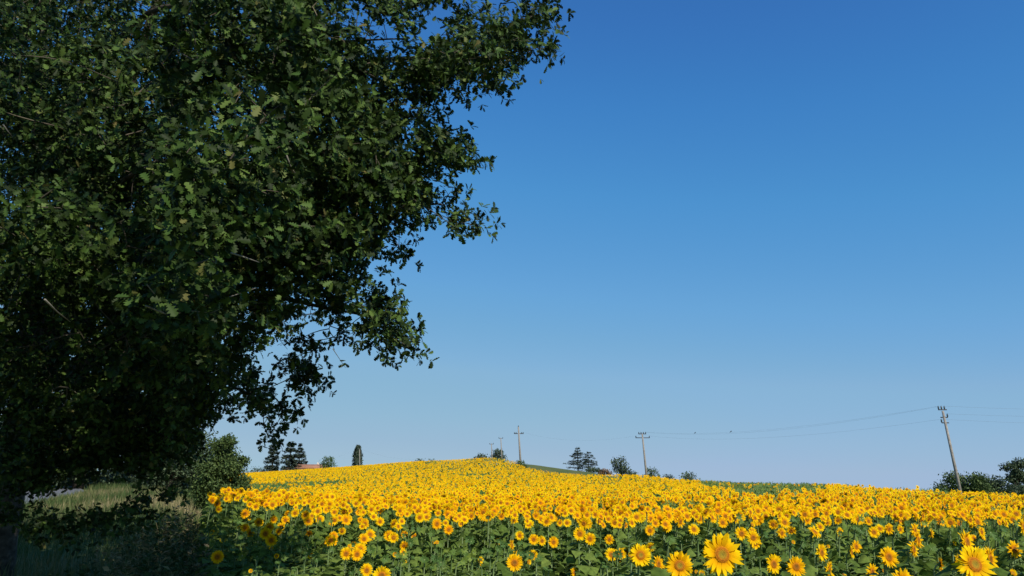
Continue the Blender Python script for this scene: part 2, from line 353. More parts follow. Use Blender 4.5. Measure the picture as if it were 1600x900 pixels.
def conifer(name, label, px, top, wpx, D, tiers, tilt=0.0, seed=0, group=G_TREE):
    r2 = np.random.default_rng(seed); x = px2u(px) * D; zt = at(px, top, D)[2]; zb = h1(x, D); h = zt - zb; wd = wpx / (F / math.cos(PITCH)) * D / 2
    t = thing(name, label, 'conifer', (x, D, zb), 0, group)
    tr = Acc().put(tube_t([(0, 0, -.3), (0, 0, h * .5), (tilt * h, 0, h * .98)], [.03 * h, .02 * h, .004 * h], 7))
    cr = Acc()
    for k in range(tiers):
        f = (k + 0.5) / tiers; z = h * (0.12 + 0.86 * f) + r2.normal() * .012 * h
        L0 = wd * (1.0 - f) ** 0.75 * (0.8 + 0.35 * r2.random()) + 0.05 * wd
        nb = 6 if f < .8 else 4
        for q in range(nb):
            a = 2 * math.pi * (q / nb + r2.random() * 1.0 / nb + k * 0.37); L = L0 * r2.uniform(0.6, 1.12)
            d = np.array([math.cos(a), math.sin(a), 0.0]); tip = np.array([0, 0, z]) + d * L + np.array([tilt * h * f, 0, L * r2.uniform(-.22, .28)])
            s = np.array([tilt * h * f, 0, z - 0.06 * L])
            tr.put(tube_t([s, (s + tip) / 2 + np.array([0, 0, .05 * L]), tip], [.008 * h, .005 * h, .002 * h], 4))
            n = int(26 + 46 * L / max(wd, .1)); w_ = r2.random(n) ** 0.7
            P = s + (tip - s) * w_[:, None]; side = np.array([-d[1], d[0], 0])
            P = P + side * (r2.normal(size=n) * 0.16 * L * (1.1 - .6 * w_))[:, None] + np.array([0, 0, 1.0]) * (r2.normal(size=n) * 0.019 * h)[:, None]
            dr = unit(d + side * r2.normal(size=(n, 1)) * .9 + np.array([0, 0, 1]) * (r2.normal(size=(n, 1)) * .3 - .15))
            cr.put(QL, frames(dr, np.array([0, 0, 1.0]) + r2.normal(size=(n, 3)) * .3), P, (.036 + .04 * r2.random(n)) * h, r2.random(n))
    part('trunk', tr, M_BARK, t); part('crown', cr, M_TREE['needle'], t); return t

conifer('cedar_tree', 'narrow dark conifer nearest the leafy roadside tree, below the hanging oak twig', 422, 688, 30, 248, 10, 0, 1)
conifer('cedar_tree', 'tall conifer with layered boughs beside the red-roofed house, left of its twin', 449, 689, 38, 246, 11, 0, 2)
conifer('cedar_tree', 'slightly shorter conifer overlapping its twin, its boughs above the red house roof', 464, 693, 36, 252, 10, 0.01, 3)
conifer('cedar_tree', 'tall cedar with spreading layered boughs on the green slope right of the dirt track', 904, 699, 46, 186, 9, 0, 4)
conifer('cedar_tree', 'shorter cedar leaning against the taller cedar on the green slope', 921, 705, 40, 184, 8, 0.02, 5)
broadleaf('round_tree', 'small round light green tree between red-roofed house and cypress', 'tree', 510, 710, 29, 236, 'light', ROUND, 900, .42, G_TREE)
t = thing('cypress_tree', 'slim columnar cypress standing alone on the left hilltop beside a thin pole', 'cypress', (px2u(556) * 232, 232, h1(px2u(556) * 232, 232)), 0, G_TREE)
hc = at(556, 697, 232)[2] - t.location.z
a = Acc(); n = 1500; f = rng.random(n); th = rng.random(n) * 6.283; rr = 1.35 * np.minimum(1, (1.03 - f) * 2.6) ** .7 * (0.55 + .45 * rng.random(n)) * (1 + .15 * np.sin(th * 5 + f * 9))
P = np.stack([rr * np.cos(th), rr * np.sin(th), .2 + f * (hc - .3)], -1)
a.put(QL, frames(unit(np.stack([np.cos(th) * .4, np.sin(th) * .4, np.ones(n)], -1) + rng.normal(size=(n, 3)) * .25), unit(np.stack([np.cos(th), np.sin(th), 0 * th + .3], -1))), P, .35 + .45 * rng.random(n))
part('trunk', Acc().put(tube_t([(0, 0, -.3), (0, 0, hc * .9)], [.25, .05], 6)), M_BARK, t); part('crown', a, M_TREE['needle'], t)
for args in [
 ('hill_bush', 'low wide dark bush on the hilltop skyline right of the cypress', 'bush', 653, 714, 26, 209, 'dark', BUSH, 500, .35),
 ('hill_bush', 'very low dark bush on the skyline just right of a wider low bush', 'bush', 674, 715, 22, 207, 'dark', BUSH, 350, .3),
 ('hill_bush', 'dome-shaped dark bush on the hilltop left of the two thin poles', 'bush', 752, 705, 25, 196, 'dark', BUSH, 800, .36),
 ('hill_tree', 'dark rounded hilltop tree behind the two thin poles', 'tree', 778, 700, 27, 200, 'dark', ROUND, 1000, .38),
 ('clipped_shrub', 'rounded dark green shrub at the foot of the tall hilltop pole', 'shrub', 813, 717, 23, 164, 'mid', BUSH, 900, .26),
 ('low_shrub', 'low dark shrub at the foot of the two cedars', 'shrub', 929, 729, 24, 176, 'dark', BUSH, 600, .3),
 ('rust_shrub', 'rust-brown shrub between the cedars and the leaning broad tree', 'shrub', 946, 732, 22, 172, 'rust', BUSH, 600, .3),
 ('broad_tree', 'dark broad tree leaning left, halfway between cedars and crossarm pole', 'tree', 971, 712, 36, 160, 'dark', [(-.22, .72, .24), (.05, .85, .2), (.1, .6, .26), (-.2, .5, .2), (.22, .4, .26), (0, .35, .28), (.36, .25, .2)], 1500, .32),
 ('far_bush', 'low dark bush filling the gap between leaning tree and crossarm pole', 'bush', 990, 733, 26, 156, 'dark', BUSH, 700, .28),
 ('far_bush', 'round bush right behind the crossarm pole', 'bush', 1020, 724, 30, 150, 'mid', BUSH, 1000, .28),
 ('far_bush', 'low dark bush pair just right of the bush behind crossarm pole', 'bush', 1046, 735, 26, 146, 'dark', BUSH, 800, .26),
 ('far_bush', 'grey-green dome bush at the end of the bush line, near the green weedy strip', 'bush', 1077, 731, 36, 132, 'mid', BUSH, 1300, .26),
 ('far_bush', 'tiny lone dark bush on the flat skyline left of the leaning pole', 'bush', 1417, 757, 18, 96, 'dark', BUSH, 500, .2),
 ('roadside_bush', 'dark hedge bush low behind the narrow conifer', 'bush', 400, 726, 46, 258, 'dark', BUSH, 900, .4)]:
    broadleaf(*args, G_TREE)
broadleaf('broad_tree', 'tall rounded tree at the right edge of the photo behind hedge', 'tree', 1592, 712, 42, 104, 'dark', [(-.2, .8, .2), (.12, .85, .22), (-.25, .6, .2), (.2, .62, .26), (-.05, .68, .2), (0, .4, .3), (-.22, .35, .2), (.25, .35, .25)], 6500, .26, G_TREE)
broadleaf('hedge_bush', 'broad olive-green bush at the foot of the leaning pole', 'bush', 1508, 728, 80, 70, 'mid', BUSH, 9000, .18, G_TREE)
broadleaf('hedge_bush', 'wide dark bush trailing right from the leaning pole bush', 'bush', 1545, 734, 70, 73, 'dark', BUSH, 8000, .18, G_TREE)
broadleaf('hedge_bush', 'low dark hedge bush under the tall tree at the right edge', 'bush', 1595, 750, 76, 78, 'dark', BUSH, 7000, .18, G_TREE)
broadleaf('hedge_bush', 'small dark bush just left of the leaning pole bush', 'bush', 1472, 762, 18, 80, 'dark', BUSH, 900, .13, G_TREE)
# roadside trees by the oak
for k, (px, tp_, wd_, D_) in enumerate(((115, 728, 90, 74), (190, 722, 95, 76), (262, 732, 80, 72))):
    broadleaf('roadside_bush', ('dark bush across the road under the oak crown, nearest the trunk', 'dark bush across the road at the end of the visible road strip', 'dark bush behind the dry verge grass, left of the sunlit roadside tree')[k], 'bush', px, tp_, wd_, D_, 'dark', BUSH + [(-.2, .08, .3), (.2, .08, .3)], 6000, .22, 'trees along the country road')
LUSH = [(0, .72, .27), (-.2, .6, .24), (.2, .62, .22), (-.1, .85, .17), (.1, .9, .14), (.3, .45, .18), (-.3, .4, .24), (0, .42, .32), (.15, .25, .28), (-.2, .2, .28), (.36, .7, .09), (.32, .3, .14)]
broadleaf('roadside_tree', 'leafy sunlit tree at the left end of the sunflower field, beside oak crown', 'tree', 344, 678, 92, 38, 'mid', LUSH, 26000, .11, 'trees along the country road', low=.02)
broadleaf('roadside_tree', 'dark leafy tree behind the oak crown, left of the sunlit roadside tree', 'tree', 262, 640, 120, 56, 'dark', LUSH, 24000, .17, 'trees along the country road', low=.02)
broadleaf('roadside_tree', 'tall dark tree across the road, glimpsed under the oak crown', 'tree', 120, 560, 230, 66, 'dark', LUSH, 16000, .26, 'trees along the country road', low=.02)
broadleaf('roadside_tree', 'dark tree across the road at the left edge of the photo', 'tree', -60, 540, 240, 60, 'dark', LUSH, 14000, .26, 'trees along the country road', low=.02)

# ------------------------------------------------------------------ houses
M_TILE = noise_mat('roof_tile', [(0.3, (0.28, 0.13, 0.08)), (0.7, (0.42, 0.22, 0.14))], 3, 0.9, 0.15)
M_WALL = noise_mat('lime_render', [(0.3, (0.62, 0.58, 0.5)), (0.7, (0.74, 0.70, 0.62))], 1, 0.9, 0.1)
M_SHUT = noise_mat('shutter_paint', [(0.3, (0.10, 0.12, 0.13)), (0.7, (0.14, 0.16, 0.17))], 2, 0.6, 0.3)
def house(label, px, D, zr, L, W, eave, yaw):
    x = px2u(px) * D; zb = h1(x, D); t = thing('farmhouse', label, 'house', (x, D, zb), yaw)
    hr = zr - zb; he = hr - eave
    part('wall', Acc().put(box_t((0, 0, he / 2 - .3), (L, W, he + .6))), M_WALL, t)
    a = Acc(); o = .5
    vs = [(-L/2 - o, -W/2 - o, he), (L/2 + o, -W/2 - o, he), (L/2 + o, W/2 + o, he), (-L/2 - o, W/2 + o, he), (-L/2 + 1.5, 0, hr), (L/2 - 1.5, 0, hr)]
    a.put(T().add(vs, [(0, 1, 5, 4), (2, 3, 4, 5), (1, 2, 5), (3, 0, 4), (3, 2, 1, 0)])); rf = part('roof', a, M_TILE, t)
    part('chimney', Acc().put(box_t((L * .2, .4, hr + .1), (.6, .6, 1.0))), M_WALL, rf)
    for k in (-.3, .05, .33):
        part('window', Acc().put(box_t((k * L, -W / 2 - .03, he * .55), (1.1, .08, 1.2))), M_SHUT, t)
house('low white house with red tiled roof, half hidden behind the hill by the conifers', 481, 250, at(470, 725.5, 250)[2], 12.5, 8, 1.35, 0.12)
house('pale house with tiled roof glimpsed far off under the oak crown', 300, 150, at(300, 731, 150)[2], 9, 6, 1.2, -0.2)

# ------------------------------------------------------------------ poles and wires
M_POLE = noise_mat('weathered_pole', [(0.3, (0.20, 0.175, 0.145)), (0.7, (0.36, 0.325, 0.28))], 6, 0.85, 0.15)
M_METAL = noise_mat('dark_metal', [(0.3, (0.05, 0.05, 0.055)), (0.7, (0.09, 0.09, 0.095))], 5, 0.6, 0.4)
M_GLASS = noise_mat('insulator_glaze', [(0.3, (0.03, 0.045, 0.05)), (0.7, (0.05, 0.07, 0.08))], 5, 0.25, 0.5)
def pole(label, top, foot, D, r, arms, group='utility poles on the hill', name='utility_pole', yaw=0.0):
    """top, foot in px; arms: (distance below the top in m, half length, insulators)"""
    pf = at(foot[0], foot[1], D); pt = at(top[0], top[1], D); ax = unit(pt - pf); zb = h1(pf[0], D)
    base = pf - ax * ((pf[2] - zb) / ax[2]); t = thing(name, label, 'utility pole', tuple(base), 0, group)
    top_l = pt - base; part('shaft', Acc().put(tube_t([-ax * .4, top_l * .5, top_l], [r * 1.25, r * 1.05, r * .8], 9)), M_POLE, t, True)
    tips = []
    for (below, half, ins) in arms:
        c = top_l - ax * below; d = np.array([math.cos(yaw), math.sin(yaw), 0])
        ar = part('crossarm', Acc().put(tube_t([c - d * half, c - d * half * .3 + np.array([0, .0, .0]), c + d * half], [r * .42] * 3, 4)), M_METAL, t)
        for k in ins:
            p = c + d * half * k; part('insulator', Acc().put(tube_t([p + np.array([0, 0, .02]), p + np.array([0, 0, .12]), p + np.array([0, 0, .2]), p + np.array([0, 0, .32])], [r * .3, r * .55, r * .55, r * .3], 8)), M_GLASS, ar)
            tips.append(base + p + np.array([0, 0, .3]))
    return t, tips
_, tA = pole('tall pale hilltop pole with short crossarm, rising behind a rounded shrub', (810, 667), (813.5, 726), 171, .19, [(1.45, 1.05, (-.9, -.55, .55, .9)), (0.02, .12, (0,))])
_, tB = pole('pole with two stacked crossarms standing behind the middle of the field', (1003.5, 678), (1010, 742), 128, .15, [(.0, .62, (-.9, -.3, .3, .9)), (.62, 1.15, (-.95, .95))])
_, tC = pole('big weathered pole leaning left out of the bush at the right', (1473, 642), (1497, 752), 66, .115, [(-.1, .36, (-.9, -.2, .5)), (.55, .3, (1,)), (1.0, .3, (-1,))])
_, tD = pole('thin pale pole with small forked top between two hilltop bushes', (768, 693), (769, 722), 190, .12, [(.15, .5, (-.9, .9))])
_, tE = pole('thin pale pole with tiny crossarm in front of the dark hilltop tree', (782.5, 684), (784.5, 724), 184, .12, [(.15, .5, (-.9, .9))])
_, tG = pole('thin pale pole in front of the slim cypress', (562, 702), (562, 726), 224, .11, [(.15, .3, (-.8, .8))])
M_WIRE = noise_mat('cable', [(0.3, (0.12, 0.13, 0.14)), (0.7, (0.2, 0.21, 0.22))], 1, 0.6, 0.3)
def wire(label, p, q, sag, r=.0045):
    t = np.linspace(0, 1, 26); P = np.outer(1 - t, p) + np.outer(t, q); P[:, 2] -= 4 * sag * t * (1 - t)
    o = link('overhead_wire', Acc().put(tube_t(P - P[0], r, 4)).mesh('overhead_wire', M_WIRE), None, tuple(P[0])); tag(o, label, 'wire', 'overhead power lines'); return P
right_end = [at(1900, 636, 78), at(1900, 646, 78), at(1900, 660, 78)]
W1 = wire('upper power line sagging from the stacked-crossarm pole to the leaning pole', tB[3], tC[0], 1.0)
W2 = wire('lower power line sagging from the stacked-crossarm pole to the leaning pole', tB[5], tC[4], 1.0)
wire('middle power line sagging from the stacked-crossarm pole to the leaning pole', tB[2], tC[1], 1.15)
wire('faint power line between hilltop shrub pole and stacked-crossarm pole', tA[3], tB[4], 1.2)
for k, s in enumerate(('topmost', 'middle', 'lowest')):
    wire(s + ' power line running right from the leaning pole', tC[(2, 3, 4)[k]], right_end[k], .3)
wire('thin wire dropping left from the cypress pole towards the house', tG[0], at(480, 724, 247), .6)
wire('thin wire running right from the cypress pole down to the hilltop', tG[1], at(652, 718, 206), .8)
# birds on the line
M_BIRD = noise_mat('bird_plumage', [(0.3, (0.02, 0.02, 0.022)), (0.7, (0.05, 0.05, 0.055))], 8, 0.6, 0.3)
def bird(label, P, px):
    u = px2u(px); k = np.argmin(np.abs(P[:, 0] / P[:, 1] - u)); p = P[k]
    body = tube_t([(-.17, 0, .02), (-.1, 0, .05), (0, 0, .09), (.07, 0, .13), (.10, 0, .18), (.14, 0, .19), (.19, 0, .18)], [.012, .035, .06, .052, .04, .034, .004], 9)
    a = Acc().put(body); a.put(tube_t([(-.16, 0, .03), (-.27, 0, -.02), (-.33, 0, -.05)], [.02, .03, .012], 5))
    for s in (-1, 1):
        a.put(tube_t([(.05, s * .05, .11), (-.05, s * .062, .08), (-.17, s * .04, .02)], [.03, .028, .006], 5)); a.put(tube_t([(.01, s * .02, .05), (.01, s * .02, -.01)], [.006, .006], 4))
    o = link('bird', a.mesh('bird', M_BIRD, True), None, tuple(p), (0, 0, rng.uniform(0, 6))); tag(o, label, 'bird', 'birds on the power line')
bird('small dark bird on the wire, nearer the stacked-crossarm pole', W1, 1092); bird('small dark bird on the wire, farther from the stacked-crossarm pole', W1, 1150)

# ------------------------------------------------------------------ sunflower templates
def petals_t(n1, seg, seed, short=1.0, layers=2, dead=0.0, up=0.0):
    r2 = np.random.default_rng(seed); t = T()
    for ly in range(layers):
        for k in range(n1):
            a = 2 * math.pi * (k + .5 * ly) / n1 + r2.normal() * .07
            L = (.072 + .018 * r2.random()) * short * (1 - .06 * ly); wd = (.0118 + .004 * r2.random()) * (26 / max(n1, 12)) ** .7
            lift = r2.normal() * .16 + (.22 if ly else .05) + up; curl = r2.normal() * .25 - .1; tw = r2.normal() * .35
            if r2.random() < dead: continue
            ca, sa = math.cos(a), math.sin(a); vs, rr = [], []
            prof = [(0, .45), (.35, 1), (.68, .85), (1, .05)] if seg == 3 else [(0, .5), (.5, 1), (1, .06)]
            for (f, wv) in prof:
                rad = .043 + L * f; z = -.004 * ly + L * (lift * f + curl * f * f) + .004
                for s in (-1, 1):
                    o = s * wd * wv; vs.append((ca * rad - sa * o, sa * rad + ca * o, z + s * tw * wd * wv * .6)); rr.append(f)
            t.add(vs, [(2 * i, 2 * i + 1, 2 * i + 3, 2 * i + 2) for i in range(seg)], 0, rr)
    return t
def disc_t(sides=20, m=0, m_back=1):
    t = T(); prof = [(.0, .010, 0.0), (.014, .0105, .28), (.026, .0135, .55), (.038, .014, .8), (.047, .007, 1.0)]
    vs, rr = [(0, 0, prof[0][1])], [0]
    for (r_, z, q) in prof[1:]:
        for k in range(sides):
            a = 2 * math.pi * k / sides; vs.append((r_ * math.cos(a), r_ * math.sin(a), z)); rr.append(q)
    fs = [(0, 1 + k, 1 + (k + 1) % sides) for k in range(sides)]
    for i in range(len(prof) - 2):
        b0 = 1 + i * sides
        fs += [(b0 + k, b0 + sides + k, b0 + sides + (k + 1) % sides, b0 + (k + 1) % sides) for k in range(sides)]
    t.add(vs, fs, m, rr)
    vs = []
    for (r_, z) in ((.047, .006), (.04, -.018), (.015, -.032), (.008, -.05)):
        for k in range(sides): a = 2 * math.pi * k / sides; vs.append((r_ * math.cos(a), r_ * math.sin(a), z))
    fs = [(i * sides + (k + 1) % sides, (i + 1) * sides + (k + 1) % sides, (i + 1) * sides + k, i * sides + k) for i in range(3) for k in range(sides)]
    t.add(vs, fs, m_back); return t
def sepals_t(n, L, seed, m=0, z0=-.006, up=-.2, r0=.035):
    r2 = np.random.default_rng(seed); t = T()
    for k in range(n):
        a = 2 * math.pi * k / n + r2.normal() * .12; ca, sa = math.cos(a), math.sin(a); l = L * r2.uniform(.8, 1.2); w_ = .012; u = up + r2.normal() * .15
        vs = [(ca * r0 - sa * w_, sa * r0 + ca * w_, z0), (ca * r0 + sa * w_, sa * r0 - ca * w_, z0), (ca * (r0 + l * .5) + sa * w_, sa * (r0 + l * .5) - ca * w_, z0 + u * l * .5), (ca * (r0 + l * .5) - sa * w_, sa * (r0 + l * .5) + ca * w_, z0 + u * l * .5), (ca * (r0 + l), sa * (r0 + l), z0 + u * l)]
        t.add(vs, [(0, 1, 2, 3), (3, 2, 4)], m)
    return t
def leaf_t(fine=True, m=0):
    """heart-shaped leaf lying along +Y from a petiole at the origin, drooping at the tip"""
    t = T(); fs = []
    prof = [(0.0, .10), (.06, .40), (.22, .50), (.45, .43), (.70, .26), (.88, .10), (1.0, .005)] if fine else [(0.0, .22), (.25, .5), (.65, .30), (1.0, .01)]
    vs = []
    for i, (f, wv) in enumerate(prof):
        z = .06 * f - .42 * f ** 2.2
        back = -.07 if (fine and i == 1) else 0
        for s in (-1, -.5, 0, .5, 1) if fine else (-1, 0, 1):
            vs.append((s * wv, f * .97 + back * abs(s), z + .10 * abs(s) * wv - .14 * (s * wv) ** 2 + (.025 * math.sin(i * 2.1 + s * 4) if fine else 0)))
    k = 5 if fine else 3
    fs = [(i * k + j, i * k + j + 1, (i + 1) * k + j + 1, (i + 1) * k + j) for i in range(len(prof) - 1) for j in range(k - 1)]
    return t.add(vs, fs, m)
LEAF, LEAF_LO = leaf_t(True).arr(), leaf_t(False).arr()
H0 = 1.30                                                     # height of the neck in the templates; heads face -Y
def stem_path(h=H0, seed=0):
    r2 = np.random.default_rng(seed); b = r2.normal(size=2) * .02
    return np.array([(0, 0, -.05), (b[0], b[1], h * .3), (b[0] * -1, .015, h * .62), (0, .02, h * .86), (0, .012, h * .95), (0, -.02, h * .99), (0, -.05, h)])
def foliage_acc(seed, n=12, fine=True, top=.87):
    r2 = np.random.default_rng(seed); a = Acc(); lf = LEAF if fine else LEAF_LO
    f = np.linspace(.16, top, n); ang = np.arange(n) * 2.4 + r2.normal(size=n) * .3
    d = np.stack([np.cos(ang), np.sin(ang), np.full(n, .25) + r2.normal(size=n) * .18 - .25 * (1 - f)], -1)
    L = (.08 + .115 * np.sin(np.clip((1.12 - f), 0, 1) * 2.6)) * r2.uniform(.85, 1.2, n); pet = .55 * L
    base = np.stack([np.zeros(n), np.zeros(n) + .01, f * H0], -1); P = base + unit(d) * pet[:, None]
    nn = np.array([0, 0, 1.0]) + r2.normal(size=(n, 3)) * .30 + np.array([.16, -.42, 0])
    dl = d.copy(); dl[:, 2] -= .25
    a.put(lf, frames(dl, nn), P, L, r2.random(n))
    if fine:
        for k in range(n): a.put(tube_t([base[k], (base[k] + P[k]) / 2 + np.array([0, 0, .01]), P[k]], [.006, .005, .004], 4, 1))
    return a

STEMS = [Acc().put(tube_t(stem_path(seed=s), [.016, .015, .013, .012, .011, .011, .012], 7)).mesh('sunflower_stem', M_STEM, True) for s in range(3)]
FOLI = [foliage_acc(s, 26).mesh('sunflower_foliage', [M_SLEAF, M_STEM], True) for s in range(7)]
def rndmesh(t, name, mats, rv, smooth=False): return Acc().put(t, rnd=rv).mesh(name, mats, smooth)
PETS = [rndmesh(petals_t(25, 3, 40 + s, 1.0, 2, .03 + .02 * s), 'sunflower_petals', M_PETAL, [.5, .35, .65, .25, .75, .55][s]) for s in range(6)]
PET_SHORT = rndmesh(petals_t(20, 3, 60, .62, 2, 0, .7), 'sunflower_petals_opening', M_PETAL, .9)
DISC_Y = rndmesh(disc_t(22), 'sunflower_disc', [M_DISC, M_BUD], .1, True); DISC_B = rndmesh(disc_t(22), 'sunflower_disc_ripe', [M_DISC, M_BUD], .8, True)
SEP = rndmesh(sepals_t(16, .045, 3), 'sunflower_sepals', M_BUD, .4)
t = T()
for (r_, z) in ((.004, .030), (.020, .028), (.034, .012), (.034, -.006), (.018, -.026), (.008, -.045)):
    t.v += [(r_ * math.cos(k * .5236), r_ * math.sin(k * .5236), z) for k in range(12)]
t.r = [0.0] * len(t.v); t.f = [(i * 12 + k, (i + 1) * 12 + k, (i + 1) * 12 + (k + 1) % 12, i * 12 + (k + 1) % 12) for i in range(5) for k in range(12)] + [tuple(range(12))]; t.m = [0] * len(t.f)
BUD = rndmesh(t, 'sunflower_bud', M_BUD, .6, True)
BUDSEP = rndmesh(sepals_t(14, .06, 8, 0, -.004, .45, .03), 'sunflower_bud_sepals', M_BUD, .25)

# ------------------------------------------------------------------ plan of the field
def plan():
    th = R(98); d = np.array([math.cos(th), math.sin(th)]); n = np.array([-d[1], d[0]])
    out = []
    for (y0, y1, row, step, jit) in ((3.0, 32, .60, .265, .15), (32, 85, .72, .33, .20), (85, 225, .90, .52, .30)):
        R_ = y1 * 1.35; s = np.arange(-R_, R_, row); q = np.arange(-R_, R_, step)
        S, Q = np.meshgrid(s, q); S = S.ravel(); Q = Q.ravel()
        x = S * n[0] + Q * d[0] + rng.normal(size=S.size) * jit; y = S * n[1] + Q * d[1] + rng.normal(size=S.size) * jit
        k = (y >= y0) & (y < y1) & (x < y * .80 + 2) & in_field(x, y); out.append(np.stack([x[k], y[k]], -1))
    return np.concatenate(out)
PL = plan(); px_, py_ = PL[:, 0], PL[:, 1]; u_ = px_ / np.maximum(py_, 1)
keep = rng.random(len(PL)) > .10 + .5 * (vnoise(px_, py_, 5, 3) > .86)
PL = PL[keep]; px_, py_, u_ = PL[:, 0], PL[:, 1], u_[keep]
front = np.interp(u_, [px2u(p) for p in (300, 400, 520, 700, 900, 1200, 1400, 1600)], [18.0, 17.6, 16.6, 15.0, 12.9, 11.8, 13.2, 15.8])
front = front + 2.6 * (vnoise(px_, py_, 2.0, 5) - .5)
sd = 1 / (1 + np.exp(-(py_ - front) / .55))                     # 0 in the leafy border, 1 in the full bloom
hlow = np.interp(u_, [px2u(p) for p in (330, 600, 800, 1100, 1500)], [1.0, 1.0, 1.06, 1.22, 1.30])
ht = hlow * (1 - sd) + 1.46 * sd + rng.normal(size=len(PL)) * .06
bloom = rng.random(len(PL)) < .025 + .915 * sd
# weedy unopened patches
ppx = 800 + u_ * F / math.cos(PITCH)
far_lim = np.interp(u_, FU, FD)
weedy = ((ppx > 1095) & (ppx < 1290) & (py_ > far_lim - np.interp(ppx, [1095, 1150, 1290], [34, 46, 20]))) | ((ppx > 1290) & (ppx < 1480) & (py_ > far_lim - 5)) \
      | ((ppx > 392) & (ppx < 450) & (py_ > 50) & (py_ < 78)) | ((ppx > 755) & (ppx < 800) & (py_ > 160) & (py_ < 180) & (rng.random(len(PL)) < .5)) \
      | ((vnoise(px_, py_ * .4, 4.5, 9) > .87) & (py_ > 16))
bloom &= ~(weedy & (rng.random(len(PL)) < .86))
opening = (~bloom) & (rng.random(len(PL)) < .10)
gz = H(px_, py_)
face = R(17) + rng.normal(size=len(PL)) * R(19); tilt = R(11) + rng.normal(size=len(PL)) * R(13) - R(38) * (rng.random(len(PL)) < .07)
hdia = (.178 + .032 * rng.normal(size=len(PL))).clip(.13, .28) * np.where(py_ < 14, .92, 1.0)

